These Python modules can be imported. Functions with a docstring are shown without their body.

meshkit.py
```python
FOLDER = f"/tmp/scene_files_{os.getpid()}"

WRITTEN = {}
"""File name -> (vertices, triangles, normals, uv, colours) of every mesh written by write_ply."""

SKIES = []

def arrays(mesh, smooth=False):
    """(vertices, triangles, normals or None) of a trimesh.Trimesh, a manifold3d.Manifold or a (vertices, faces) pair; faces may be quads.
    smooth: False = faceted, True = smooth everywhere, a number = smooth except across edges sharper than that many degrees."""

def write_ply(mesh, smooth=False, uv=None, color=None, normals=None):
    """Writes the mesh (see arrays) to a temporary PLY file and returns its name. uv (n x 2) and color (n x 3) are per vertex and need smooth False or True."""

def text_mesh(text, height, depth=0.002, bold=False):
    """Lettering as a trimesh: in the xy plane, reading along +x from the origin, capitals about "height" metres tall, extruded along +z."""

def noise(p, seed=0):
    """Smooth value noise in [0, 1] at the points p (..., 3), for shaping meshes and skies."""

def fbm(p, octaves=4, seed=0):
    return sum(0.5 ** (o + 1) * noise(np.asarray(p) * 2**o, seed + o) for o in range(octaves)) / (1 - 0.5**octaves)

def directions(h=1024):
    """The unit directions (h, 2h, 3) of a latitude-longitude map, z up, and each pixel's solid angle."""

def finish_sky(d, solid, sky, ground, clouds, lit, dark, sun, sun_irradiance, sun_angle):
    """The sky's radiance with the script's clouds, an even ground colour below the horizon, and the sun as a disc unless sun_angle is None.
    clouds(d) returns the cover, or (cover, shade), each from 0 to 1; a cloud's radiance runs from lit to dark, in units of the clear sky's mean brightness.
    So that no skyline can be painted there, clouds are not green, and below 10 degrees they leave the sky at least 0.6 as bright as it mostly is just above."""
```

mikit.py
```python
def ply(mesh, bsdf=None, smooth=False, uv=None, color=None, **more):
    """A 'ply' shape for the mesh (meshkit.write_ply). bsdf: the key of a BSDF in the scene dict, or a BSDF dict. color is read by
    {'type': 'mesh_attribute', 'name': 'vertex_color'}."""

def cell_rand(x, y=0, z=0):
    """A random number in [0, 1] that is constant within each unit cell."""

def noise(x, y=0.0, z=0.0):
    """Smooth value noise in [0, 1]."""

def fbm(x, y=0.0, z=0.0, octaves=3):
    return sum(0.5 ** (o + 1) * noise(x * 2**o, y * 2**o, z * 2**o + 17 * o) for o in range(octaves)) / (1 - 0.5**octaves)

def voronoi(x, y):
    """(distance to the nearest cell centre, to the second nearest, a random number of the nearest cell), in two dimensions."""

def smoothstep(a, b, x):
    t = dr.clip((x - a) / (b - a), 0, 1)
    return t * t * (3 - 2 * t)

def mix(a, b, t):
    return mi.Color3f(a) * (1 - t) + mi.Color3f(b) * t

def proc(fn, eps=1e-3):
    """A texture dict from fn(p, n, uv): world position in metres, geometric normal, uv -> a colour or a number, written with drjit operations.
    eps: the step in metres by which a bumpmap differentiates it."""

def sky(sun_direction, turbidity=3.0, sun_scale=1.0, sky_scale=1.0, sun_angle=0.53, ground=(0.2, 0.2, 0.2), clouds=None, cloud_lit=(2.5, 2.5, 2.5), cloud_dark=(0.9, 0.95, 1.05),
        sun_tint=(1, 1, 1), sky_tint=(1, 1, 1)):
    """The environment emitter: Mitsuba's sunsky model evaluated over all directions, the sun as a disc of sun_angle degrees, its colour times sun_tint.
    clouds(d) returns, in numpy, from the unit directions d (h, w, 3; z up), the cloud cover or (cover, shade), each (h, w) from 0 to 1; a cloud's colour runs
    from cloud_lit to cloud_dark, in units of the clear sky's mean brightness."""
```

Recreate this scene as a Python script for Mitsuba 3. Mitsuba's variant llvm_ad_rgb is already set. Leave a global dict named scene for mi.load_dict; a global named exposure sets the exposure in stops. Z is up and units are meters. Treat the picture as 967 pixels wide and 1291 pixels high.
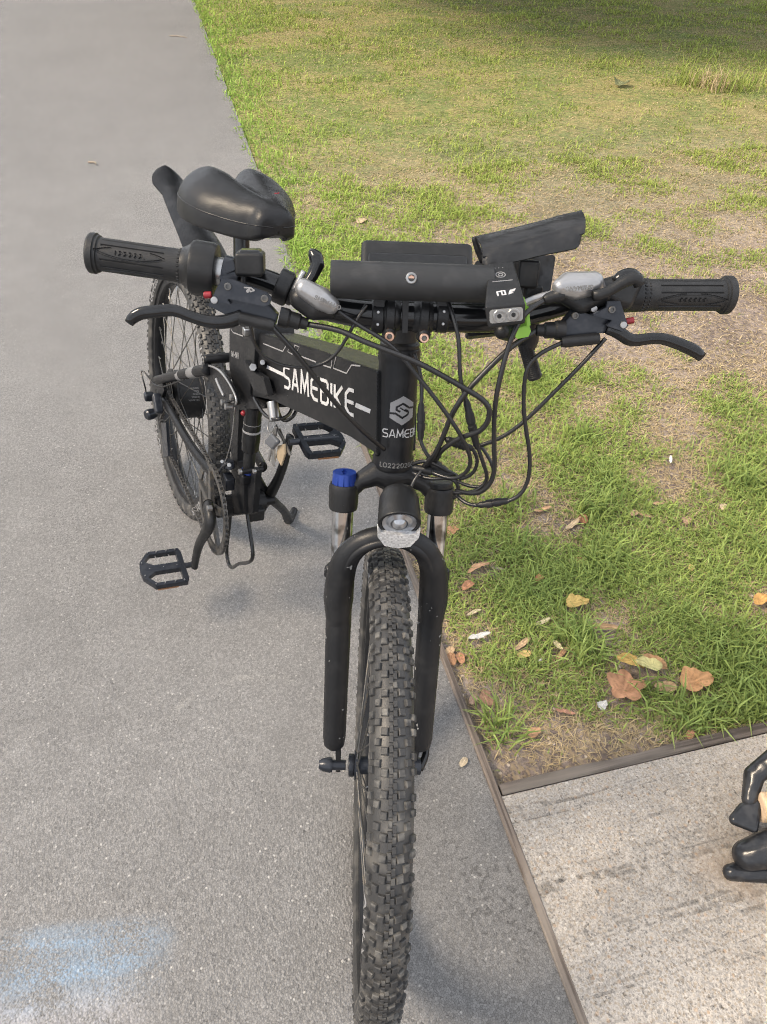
import math, numpy as np, trimesh, manifold3d as m3, drjit as dr, mitsuba as mi, mikit, meshkit
from mikit import proc, noise, fbm, voronoi, cell_rand, smoothstep, mix
from scipy.interpolate import CubicSpline
from shapely.geometry import Polygon, LineString, Point, MultiPolygon
from shapely.ops import unary_union
from shapely import affinity

T = mi.ScalarTransform4f
scene, labels = {}, {}
rng = np.random.default_rng(7)

# ------------------------------------------------------------------ camera, sky, exposure
CAM = [1.67836, -0.19221, 1.32134]
scene['camera'] = {'type': 'perspective', 'fov': 56.11, 'fov_axis': 'x', 'near_clip': 0.05, 'far_clip': 300.0,
                   'to_world': T().look_at(origin=CAM, target=[1.00167, 0.14569, 0.66718], up=[-0.58551, 0.29171, 0.75636])}


def cloud_cover(d):
    n = meshkit.fbm(d * 2.2 + 5.0, 4, seed=3)
    return 0.84 + 0.16 * np.clip((n - 0.35) * 3, 0, 1), np.clip((n - 0.3) * 1.6, 0, 1)


scene['sky'] = mikit.sky([-0.15, -0.72, 0.80], turbidity=3.0, sun_scale=0.30, sun_angle=16.0, clouds=cloud_cover, cloud_lit=(1.85, 1.87, 1.92), cloud_dark=(1.0, 1.03, 1.10), sun_tint=(.98, .985, 1.0))
exposure = 3.42

# ------------------------------------------------------------------ frames: the leaning bicycle and its turned steering
LEAN, STEER = 0.20263, -0.46191
A, E, A0 = np.array([-0.27284, 0, 0.96206]), np.array([0.96206, 0, 0.27284]), np.array([1.13651, 0, 0.32523])
Y = np.array([0, 1.0, 0])
cl, sl = math.cos(-LEAN), math.sin(-LEAN)
LM = np.array([[1, 0, 0], [0, cl, -sl], [0, sl, cl]])
K = np.array([[0, -A[2], A[1]], [A[2], 0, -A[0]], [-A[1], A[0], 0]])
SR = np.eye(3) + math.sin(STEER) * K + (1 - math.cos(STEER)) * K @ K
FRM = np.eye(4); FRM[:3, :3] = LM                                     # bicycle frame -> world
STM = np.eye(4); STM[:3, :3] = LM @ SR @ np.stack([A, E, Y], 1); STM[:3, 3] = LM @ A0   # (along, forward, lateral) -> world
# path edge frame: s runs away along the path edge, t to the lawn side
O2, D2, N2 = np.array([1.522, 0.216]), np.array([-0.9749, 0.2227]), np.array([0.2227, 0.9749])


def st2xy(s, t):
    return O2 + np.multiply.outer(np.asarray(s, float), D2) + np.multiply.outer(np.asarray(t, float), N2)


# ------------------------------------------------------------------ scene helpers
def key_for(name):
    if name not in scene and name not in USED:
        USED.add(name); return name
    k = 1
    while f'{name}_{k:03d}' in USED: k += 1
    USED.add(f'{name}_{k:03d}')
    return f'{name}_{k:03d}'


USED = set()


def add(name, mesh, bsdf, smooth=30, M=None, label=None, category=None, group=None, kind=None, **kw):
    if isinstance(mesh, list): mesh = trimesh.util.concatenate(mesh)
    if M is not None:
        mesh = mesh.copy(); mesh.apply_transform(M)
        if np.linalg.det(M[:3, :3]) < 0: mesh.invert()
    key = key_for(name)
    scene[key] = mikit.ply(mesh, bsdf, smooth=smooth, **kw)
    note(key, label, category, group, kind)
    return key


def note(key, label=None, category=None, group=None, kind=None):
    d = {k: v for k, v in dict(label=label, category=category, group=group, kind=kind).items() if v}
    if d: labels.setdefault(key, {}).update(d)


# ------------------------------------------------------------------ mesh helpers
def V(*a): return np.array(a, float)
def unit(v): v = np.asarray(v, float); return v / (np.linalg.norm(v) + 1e-12)


def spline(pts, n=None, step=0.006):
    p = np.asarray(pts, float)
    if len(p) == 2: return np.linspace(p[0], p[1], n or 2)
    L = np.r_[0, np.cumsum(np.linalg.norm(np.diff(p, axis=0), axis=1) ** 0.7)]
    cs = CubicSpline(L, p, bc_type='natural')
    total = np.linalg.norm(np.diff(p, axis=0), axis=1).sum()
    return cs(np.linspace(0, L[-1], n or max(8, int(total / step))))


def tube(pts, r, sides=12, smooth=True, cap=True, squash=None, n=None, step=0.006):
    """Tube along pts; r a number or radii interpolated along the length; squash = (axis, factor) flattens the section."""
    p = spline(pts, n, step) if smooth else np.asarray(pts, float)
    r = np.interp(np.linspace(0, 1, len(p)), np.linspace(0, 1, len(np.atleast_1d(r))), np.atleast_1d(r)) if np.ndim(r) else np.full(len(p), r)
    t = np.gradient(p, axis=0); t /= np.linalg.norm(t, axis=1, keepdims=True) + 1e-12
    a = np.zeros_like(p)
    ref = np.array(squash[0], float) if squash else (V(0, 0, 1) if abs(t[0, 2]) < 0.9 else V(1, 0, 0))
    prev = unit(ref - t[0] * (ref @ t[0]))
    for i in range(len(p)):
        if squash: prev = ref
        prev = unit(prev - t[i] * (prev @ t[i])); a[i] = prev
    b = np.cross(t, a)
    ang = np.arange(sides) * 2 * np.pi / sides
    sq = squash[1] if squash else 1.0
    v = p[:, None] + r[:, None, None] * (sq * np.cos(ang)[None, :, None] * a[:, None] + np.sin(ang)[None, :, None] * b[:, None])
    v = v.reshape(-1, 3)
    i, j = np.meshgrid(np.arange(len(p) - 1), np.arange(sides), indexing='ij')
    q = np.stack([i * sides + j, i * sides + (j + 1) % sides, (i + 1) * sides + (j + 1) % sides, (i + 1) * sides + j], -1).reshape(-1, 4)
    f = np.vstack([q[:, [0, 1, 2]], q[:, [0, 2, 3]]])
    if cap:
        n0 = len(v); v = np.vstack([v, p[0], p[-1]]); k = np.arange(sides); e = (len(p) - 1) * sides
        f = np.vstack([f, np.stack([np.full(sides, n0), (k + 1) % sides, k], 1), np.stack([np.full(sides, n0 + 1), e + k, e + (k + 1) % sides], 1)])
    return trimesh.Trimesh(v, f, process=False)


def basis(d):
    d = unit(d); a = unit(np.cross(d, V(0, 0, 1) if abs(d[2]) < 0.9 else V(1, 0, 0))); return a, np.cross(d, a), d


def lathe(p0, p1, prof, sides=32, closed=False):
    """prof: (radius, position from 0 = p0 to 1 = p1) pairs, or position in metres when p1 is a unit direction given as a list with a leading 'dir'."""
    p0, p1 = np.asarray(p0, float), np.asarray(p1, float)
    a, b, d = basis(p1 - p0); L = np.linalg.norm(p1 - p0)
    ang = np.arange(sides) * 2 * np.pi / sides
    rows = [p0 + d * L * h + r * (np.cos(ang)[:, None] * a + np.sin(ang)[:, None] * b) for r, h in prof]
    v = np.vstack(rows); n = len(prof); f = []
    rng_ = range(n if closed else n - 1)
    j = np.arange(sides)
    for i in rng_:
        k = (i + 1) % n
        q = np.stack([i * sides + j, i * sides + (j + 1) % sides, k * sides + (j + 1) % sides, k * sides + j], 1)
        f += [q[:, [0, 1, 2]], q[:, [0, 2, 3]]]
    return trimesh.Trimesh(v, np.vstack(f), process=False)


def cyl(p0, p1, r, bevel=0.0012, sides=28):
    L = np.linalg.norm(np.subtract(p1, p0)); b = min(bevel, r * .4, L * .3) / L
    return lathe(p0, p1, [(1e-5, 0), (r - b * L, 0), (r - .3 * b * L, .3 * b), (r, b), (r, 1 - b), (r - .3 * b * L, 1 - .3 * b), (r - b * L, 1), (1e-5, 1)], sides)


def ring(p0, p1, r, rin, bevel=.0008, sides=32):
    L = np.linalg.norm(np.subtract(p1, p0)); b = bevel / L
    return lathe(p0, p1, [(rin, 0), (r - bevel, 0), (r, b), (r, 1 - b), (r - bevel, 1), (rin, 1)], sides, closed=True)


def to_mesh(man):
    m = man.to_mesh(); return trimesh.Trimesh(m.vert_properties[:, :3], m.tri_verts, process=False)


def hull(spheres, seg=20):
    """Convex hull of spheres (x, y, z, r)."""
    ms = [m3.Manifold.sphere(s[3], seg).translate(list(map(float, s[:3]))) for s in spheres]
    return to_mesh(m3.Manifold.batch_hull(ms))


def chain_hull(groups, seg=20):
    out = m3.Manifold()
    for g in groups:
        out = out + m3.Manifold.batch_hull([m3.Manifold.sphere(s[3], seg).translate(list(map(float, s[:3]))) for s in g])
    return to_mesh(out)


def block(c, ax, size, r=0.002):
    """Rounded box, centre c, axes the rows of ax, full sizes."""
    c, ax = np.asarray(c, float), np.asarray(ax, float); h = np.asarray(size) / 2 - r
    return hull([(*(c + (np.array([i, j, k]) * h) @ ax), r) for i in (-1, 1) for j in (-1, 1) for k in (-1, 1)], 12)


def slab(pts, depth, bevel=0.0015, rnd=0.0, holes=(), layers=4):
    """Polygon pts (3-D, nearly planar) extruded along the vector depth, front edge bevelled."""
    p = np.asarray(pts, float); c = p.mean(0); n = -unit(depth); L = np.linalg.norm(depth)
    u = unit((p[1] - p[0]) - n * ((p[1] - p[0]) @ n)); w = np.cross(n, u)
    flat = lambda q: [((np.asarray(x) - c) @ u, (np.asarray(x) - c) @ w) for x in q]
    poly = Polygon(flat(p)).buffer(0)
    if rnd: poly = poly.buffer(-rnd).buffer(2 * rnd).buffer(-rnd)
    for h in holes: poly = poly.difference(Polygon(flat(h)))
    M = np.eye(4); M[:3, 0], M[:3, 1], M[:3, 2], M[:3, 3] = u, w, n, c
    m = solid(poly, L, bevel, layers); m.apply_transform(M); m.apply_translation(-n * L)
    return m


def solid(poly, L, bevel=0.001, layers=4):
    out = []
    for i in range(layers if bevel else 1):
        a = (i + 1) / layers * math.pi / 2 if bevel else 0
        inset, drop = (bevel * (1 - math.cos(math.pi / 2 - a)) , bevel * (1 - math.sin(math.pi / 2 - a))) if bevel else (0, 0)
        g = poly.buffer(-bevel + (bevel - inset)) if bevel else poly
        top = L - bevel + (bevel - drop) if bevel else L
        for q in getattr(g, 'geoms', [g]):
            if q.is_empty or q.area < 1e-10: continue
            m = trimesh.creation.extrude_polygon(q.simplify(1e-5), top - i * 2e-5, engine='earcut'); m.apply_translation([0, 0, i * 2e-5]); out.append(m)
    return trimesh.util.concatenate(out)


def plane_M(o, x, y):
    x = unit(x); n = unit(np.cross(x, y)); y = np.cross(n, x)
    M = np.eye(4); M[:3, 0], M[:3, 1], M[:3, 2], M[:3, 3] = x, y, n, o
    return M


def decal(poly, o, x, y, th=0.0004):
    m = solid(poly, th, 0); m.apply_transform(plane_M(np.asarray(o, float), x, y)); return m


# ------------------------------------------------------------------ materials
def pbr(name, color, rough=0.5, metallic=0.0, spec=0.5, bump=None, bscale=1.0, eps=1e-3, **kw):
    c = color if isinstance(color, dict) else {'type': 'rgb', 'value': list(color)}
    b = {'type': 'principled', 'base_color': c, 'roughness': rough, 'metallic': metallic, 'specular': spec, **kw}
    if bump is not None: b = {'type': 'bumpmap', 'arbitrary': proc(bump, eps), 'scale': bscale, 'bsdf': b}
    scene[name] = {'type': 'twosided', 'bsdf': b}
    return name


def speckled(base, dust, scale=60.0, amount=0.5, chips=0.0, chip_col=(.35, .34, .32)):
    def fn(p, n, uv):
        d = fbm(p.x * scale, p.y * scale, p.z * scale, 3)
        c = mix(base, dust, smoothstep(0.45, 0.8, d) * amount)
        if chips:
            k = noise(p.x * 330 + 7, p.y * 330, p.z * 210) * noise(p.x * 60, p.y * 60 + 3, p.z * 60)
            c = mix(c, chip_col, smoothstep(chips, chips + .06, k) * .8)
        return c
    return proc(fn)


pbr('m_frame', speckled((.0085, .009, .0105), (.02, .02, .021), 45, .5, .80, (.2, .2, .2)), .36, spec=.24)
pbr('m_fork', speckled((.0085, .009, .0105), (.022, .022, .023), 40, .5, .64, (.34, .34, .33)), .42, spec=.34)
pbr('m_matte', speckled((.010, .0105, .0115), (.022, .022, .0235), 70, .5), .42, spec=.34)
pbr('m_gloss', speckled((.006, .0065, .0075), (.014, .014, .015), 70, .4), .14, spec=.45)
pbr('m_guard', speckled((.008, .0085, .010), (.022, .022, .024), 30, .6), .38, spec=.14)
pbr('m_metalblack', speckled((.016, .019, .026), (.05, .052, .06), 90, .4), .28, metallic=.3)
pbr('m_cable', (.008, .008, .009), .34, spec=.55)
pbr('m_grip', speckled((.010, .0105, .0115), (.024, .024, .025), 120, .5), .52, spec=.45)
pbr('m_tyre', speckled((.026, .026, .0265), (.10, .094, .085), 38, .8), .50, spec=.55)
pbr('m_tread', speckled((.028, .028, .0285), (.12, .115, .105), 90, .9), .58, spec=.5)
pbr('m_seat', speckled((.0085, .009, .0105), (.014, .014, .0155), 25, .4), .42, spec=.34,
    bump=lambda p, n, uv: fbm(p.x * 40, p.y * 40, p.z * 40, 2), bscale=.0009)
pbr('m_pouch', speckled((.010, .0105, .012), (.026, .026, .028), 50, .5), .42, spec=.45, bump=lambda p, n, uv: fbm(p.x * 60, p.y * 60, p.z * 60, 3), bscale=.003)
pbr('m_rubtube', speckled((.016, .017, .0185), (.036, .036, .038), 60, .5), .5, spec=.45)
pbr('m_white', speckled((.42, .42, .425), (.26, .26, .26), 120, .5), .5)
pbr('m_greyprint', (.22, .22, .225), .5)
pbr('m_dimprint', (.16, .16, .16), .6)
pbr('m_silver', speckled((.33, .33, .335), (.22, .22, .22), 80, .4), .30, metallic=.7)
pbr('m_steel', speckled((.36, .36, .36), (.15, .135, .12), 90, .6), .3, metallic=.9)
pbr('m_darksteel', speckled((.10, .10, .10), (.2, .17, .13), 90, .7), .4, metallic=.7)
pbr('m_chain', speckled((.16, .155, .15), (.05, .045, .04), 140, .7), .38, metallic=.8)
pbr('m_chrome', speckled((.62, .63, .65), (.14, .14, .13), 70, .9), .09, metallic=1.0)
pbr('m_copper', (.62, .40, .30), .3, metallic=.8)
pbr('m_blue', (.012, .04, .24), .28, metallic=.35, spec=.6)
pbr('m_red', (.22, .010, .018), .35)
pbr('m_green', (.20, .40, .04), .5)
pbr('m_lens', (.34, .35, .37), .12, metallic=.8)
pbr('m_ledlens', (.26, .265, .265), .15, metallic=.4, spec=.7)
pbr('m_reflector', proc(lambda p, n, uv: mi.Color3f(.58) * (.72 + .5 * cell_rand(dr.floor(p.x * 420), dr.floor(p.y * 420), dr.floor(p.z * 420)))), .25, metallic=.4)
pbr('m_orange', (.20, .085, .03), .4)
pbr('m_keybrass', (.42, .33, .22), .4, metallic=.5)
pbr('m_keyhead', (.07, .075, .085), .45)
pbr('m_iron', speckled((.012, .013, .016), (.05, .05, .052), 60, .45, .84, (.62, .55, .42)), .27, spec=.45,
    bump=lambda p, n, uv: fbm(p.x * 45, p.y * 45, p.z * 45, 2), bscale=.004)


def wood_fn(base, dark, ax):
    def fn(p, n, uv):
        s = (p.x - 1.522) * -0.9749 + (p.y - .216) * .2227; t = (p.x - 1.522) * .2227 + (p.y - .216) * .9749
        a, b = (s, t) if ax == 0 else (t, s)
        g = fbm(a * 9, b * 260, p.z * 200, 3); k = fbm(a * 6 + 3, b * 25, 0, 3)
        return mix(mix(base, dark, smoothstep(.35, .7, g)), (.22, .195, .17), smoothstep(.5, .75, k) * .5)
    return proc(fn)


pbr('m_edge_long', wood_fn((.17, .142, .122), (.085, .07, .06), 0), .85, spec=.2)
pbr('m_edge_cross', wood_fn((.125, .105, .092), (.065, .055, .048), 1), .85, spec=.2)
pbr('m_twig', (.30, .24, .17), .8)
pbr('m_bark', speckled((.16, .13, .10), (.08, .065, .05), 14, .9), .85, spec=.2)
pbr('m_benchwood', speckled((.50, .37, .25), (.33, .24, .16), 80, .8), .6)


def tarmac(p, n, uv):
    s = (p.x - 1.522) * -0.9749 + (p.y - .216) * .2227; t = (p.x - 1.522) * .2227 + (p.y - .216) * .9749
    f1, f2, w = voronoi(p.x * 250, p.y * 250)
    g1, g2, w2 = voronoi(p.x * 95 + 3, p.y * 95)
    big = fbm(p.x * 1.3, p.y * 1.3, 0, 4)
    mid = fbm(p.x * 14, p.y * 14, 3, 3)
    b = .208 * (.73 + .42 * w) * (.90 + .20 * big) * (.90 + .20 * mid)
    b = b * (1 - .38 * smoothstep(.22, .0, f2 - f1)) * (.86 + .28 * noise(p.x * 700, p.y * 700))
    c = mi.Color3f(b * .99, b * .975, b * .965)
    c = mix(c, (.50, .49, .47), smoothstep(.93, .98, w2) * smoothstep(.24, .12, g1) * .55)
    c = mix(c, (.06, .06, .06), smoothstep(.10, .03, w2) * smoothstep(.22, .10, g1) * .5)
    # a strip of tarmac, darker towards the edging, fading out further up the path
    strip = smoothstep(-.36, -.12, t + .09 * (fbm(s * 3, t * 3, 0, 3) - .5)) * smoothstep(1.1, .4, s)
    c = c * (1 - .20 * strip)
    spots = smoothstep(.66, .74, noise(s * 150 + 2, t * 150, 3)) * smoothstep(.50, .60, fbm(s * 9 + 2, t * 9, 0, 2)) * smoothstep(-.16, -.08, t) * smoothstep(.40, .25, s) * smoothstep(.05, .15, s)
    c = c * (1 - .28 * spots)
    # chalk
    u, v = CHK(p)
    blot = .55 * fbm(p.x * 22, p.y * 22, 1, 3) + .45 * noise(p.x * 420, p.y * 420, 1)
    ch = smoothstep(-.02, .07, u) * smoothstep(.335, .25, u + .05 * (fbm(p.x * 25, p.y * 25, 9, 2) - .5)) * smoothstep(-.01, .03, v) * smoothstep(.165, .07, v + .06 * (fbm(p.x * 18, p.y * 18, 4, 2) - .5))
    c = mix(c, (.22, .335, .47), ch * smoothstep(.22, .75, blot) * (.25 + .35 * noise(v * 130, u * 7)) * 1.1)
    ch2 = smoothstep(.33, .22, u) * smoothstep(.08, .14, v) * smoothstep(.24, .15, v)
    c = mix(c, (.50, .49, .52), ch2 * smoothstep(.25, .8, blot) * .38)
    w1 = smoothstep(.13, .06, u) * smoothstep(.20, .25, v)
    c = mix(c, (.46, .53, .60), w1 * smoothstep(.25, .75, blot) * .45)
    arc = dr.abs(dr.sqrt(dr.square(u - .42) + dr.square(v + .28)) - .20)
    c = mix(c, (.40, .39, .36), smoothstep(.012, .003, arc) * smoothstep(.45, .8, blot) * smoothstep(-.30, -.42, v) * .35)
    return c


def CHK(p):
    (x0, y0), (x1, y1), (x2, y2) = [(0.972,-0.589),(1.078,-0.321),(1.126,-0.599)]
    ux, uy = x1 - x0, y1 - y0; L = math.hypot(ux, uy); ux, uy = ux / L, uy / L
    vx, vy = -uy, ux
    if (x2 - x0) * vx + (y2 - y0) * vy < 0: vx, vy = -vx, -vy
    return (p.x - x0) * ux + (p.y - y0) * uy, (p.x - x0) * vx + (p.y - y0) * vy


def tarmac_h(p, n, uv):
    f1, f2, w = voronoi(p.x * 250, p.y * 250)
    g1, g2, w2 = voronoi(p.x * 120 + 3, p.y * 120)
    return (1 - f1) * (.4 + w) + .9 * (1 - g1)


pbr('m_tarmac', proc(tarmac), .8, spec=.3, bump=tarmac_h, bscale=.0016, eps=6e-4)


def concrete(p, n, uv):
    s = (p.x - 1.522) * -0.9749 + (p.y - .216) * .2227; t = (p.x - 1.522) * .2227 + (p.y - .216) * .9749
    sk, tk = s + .012 * noise(t * 5), t
    f1, f2, w = voronoi(p.x * 170, p.y * 170)
    g1, g2, w2 = voronoi(p.x * 85 + 9, p.y * 85)
    base = mix((.285, .262, .236), (.40, .372, .338), fbm(p.x * 5, p.y * 5, 0, 4))
    fine = noise(p.x * 600, p.y * 600)
    base = base * (.74 + .52 * fine)
    st = mix((.28, .225, .165), (.46, .42, .37), smoothstep(.25, .75, w))
    st = mix(st, (.20, .19, .18), smoothstep(.80, .86, w))
    c = mix(base, st, smoothstep(.42, .30, f1) * .55)
    st2 = mix((.38, .25, .15), (.58, .56, .52), smoothstep(.45, .70, w2))
    c = mix(c, st2, smoothstep(.30, .20, g1) * smoothstep(.80, .86, cell_rand(dr.floor(w2 * 977), 3)) * .45)
    pit = smoothstep(.72, .82, noise(p.x * 480 + 4, p.y * 480)) * .32 + smoothstep(.80, .88, noise(p.x * 210, p.y * 210 + 8)) * .28
    c = c * (1 - pit)
    warp = .010 * noise(tk * 7, sk * 20) + .02 * noise(tk * 1.5, 2)
    ln = smoothstep(.66, .80, noise((sk + warp) * 170, tk * 2.6, 1)) * smoothstep(.30, .60, noise((sk + warp) * 22, tk * 1.1, 5))
    band = smoothstep(.55, .78, fbm((sk + warp) * 17, tk * 1.2, 2, 2))
    brk = smoothstep(.30, .60, fbm(p.x * 80, p.y * 80, 5, 2))
    c = c * (1 - .38 * ln * brk) * (1 - .13 * band * brk)
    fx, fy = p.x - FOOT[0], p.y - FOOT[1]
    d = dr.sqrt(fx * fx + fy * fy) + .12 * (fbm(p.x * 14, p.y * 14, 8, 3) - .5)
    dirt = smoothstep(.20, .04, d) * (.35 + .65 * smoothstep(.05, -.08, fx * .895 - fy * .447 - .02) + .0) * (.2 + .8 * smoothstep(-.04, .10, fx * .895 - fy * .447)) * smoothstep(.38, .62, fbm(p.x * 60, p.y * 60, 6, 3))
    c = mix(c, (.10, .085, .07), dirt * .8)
    rust = smoothstep(.09, .03, d)
    return mix(c, (.30, .22, .15), rust * .35)


FOOT = (1.464,0.612)
pbr('m_concrete', proc(concrete), .82, spec=.3, bump=lambda p, n, uv: fbm(p.x * 160, p.y * 160, 0, 3) + .5 * noise(p.x * 40, p.y * 40), bscale=.004, eps=8e-4)


def soil(p, n, uv):
    s = (p.x - 1.522) * -0.9749 + (p.y - .216) * .2227; t = (p.x - 1.522) * .2227 + (p.y - .216) * .9749
    a = fbm(p.x * 5, p.y * 5, 0, 4); b = fbm(p.x * 60, p.y * 60, 0, 3); f = noise(p.x * 420, p.y * 420)
    c = mix((.118, .095, .085), (.245, .202, .178), smoothstep(.3, .7, a * .5 + b * .5))
    c = c * (.66 + .62 * f)
    thatch = smoothstep(.46, .66, fbm(p.x * 130, p.y * 210, 4, 3))
    c = mix(c, (.36, .275, .15), thatch * .38)
    f1, f2, w = voronoi(p.x * 75, p.y * 75)
    c = mix(c, (.45, .38, .31), smoothstep(.9, .95, w) * smoothstep(.3, .2, f1))
    far = smoothstep(2.2, 6.0, s)
    g = fbm(p.x * 2.2, p.y * 2.2, 7, 4); h = fbm(p.x * 26, p.y * 26, 2, 3)
    turf = mix((.225, .205, .075), (.11, .155, .035), smoothstep(.35, .65, .55 * g + .45 * h))
    return mix(c, turf * (.7 + .6 * noise(p.x * 55, p.y * 55, 3)), far * .8)


pbr('m_soil', proc(soil), .9, spec=.15, bump=lambda p, n, uv: fbm(p.x * 70, p.y * 70, 0, 4), bscale=.010, eps=1.5e-3)
scene['m_grass'] = {'type': 'principledthin', 'base_color': {'type': 'mesh_attribute', 'name': 'vertex_color'}, 'roughness': .55, 'diff_trans': .55, 'spec_trans': 0.0}
scene['m_leaf'] = {'type': 'principledthin', 'base_color': {'type': 'mesh_attribute', 'name': 'vertex_color'}, 'roughness': .6, 'diff_trans': .35, 'spec_trans': 0.0}

# ------------------------------------------------------------------ setting: ground, path, pad, edging
def ground_h(xy):
    xy = np.asarray(xy, float); p = np.concatenate([xy, np.zeros(xy.shape[:-1] + (1,))], -1)
    t = (xy - O2) @ N2
    return np.minimum(-0.016 + 0.020 * (meshkit.fbm(p * 2.5, 3, 11) - .5) + .012 * (meshkit.fbm(p * 14, 3, 12) - .5), np.where(t < .035, -.006, 1.0))


def grid_sheet(sv, tv, h):
    s, t = np.meshgrid(sv, tv, indexing='ij'); xy = st2xy(s, t)
    v = np.dstack([xy, h(xy) if callable(h) else np.full(s.shape, h)]).reshape(-1, 3)
    n, m = s.shape; i, j = np.meshgrid(np.arange(n - 1), np.arange(m - 1), indexing='ij')
    q = np.stack([i * m + j, (i + 1) * m + j, (i + 1) * m + j + 1, i * m + j + 1], -1).reshape(-1, 4)
    me = trimesh.Trimesh(v, np.vstack([q[:, [0, 1, 2]], q[:, [0, 2, 3]]]), process=False)
    if me.face_normals[0, 2] < 0: me.invert()
    return me


SC = 0.372                                                            # where the lawn ends and the pad begins
base = trimesh.creation.box([400, 400, .2]); base.apply_translation([0, 0, -.22])
add('ground', base, 'm_soil', False, kind='structure')
lawn_s = np.r_[np.linspace(SC + .03, 2.2, 90), np.linspace(2.25, 8, 70), np.linspace(8.3, 40, 30)]
lawn_t = np.r_[np.linspace(-.06, 1.6, 84), np.linspace(1.65, 6, 60), np.linspace(6.3, 40, 30)]
add('lawn_soil', grid_sheet(lawn_s, lawn_t, ground_h), 'm_soil', True, kind='structure')


def path_h(xy):
    p = np.concatenate([xy, np.zeros(xy.shape[:-1] + (1,))], -1); return .004 * (meshkit.fbm(p * 1.7, 2, 5) - .5) - .001


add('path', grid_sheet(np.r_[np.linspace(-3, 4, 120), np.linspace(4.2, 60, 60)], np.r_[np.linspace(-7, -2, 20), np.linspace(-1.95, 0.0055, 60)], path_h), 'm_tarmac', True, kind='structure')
add('concrete_pad', grid_sheet(np.linspace(-2.2, SC, 90), np.linspace(.0195, 2.6, 90), lambda xy: .0015 * (meshkit.noise(np.dstack([xy * 9, xy[..., :1] * 0]), 4) - .5) + .002), 'm_concrete', True, kind='structure')


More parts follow.
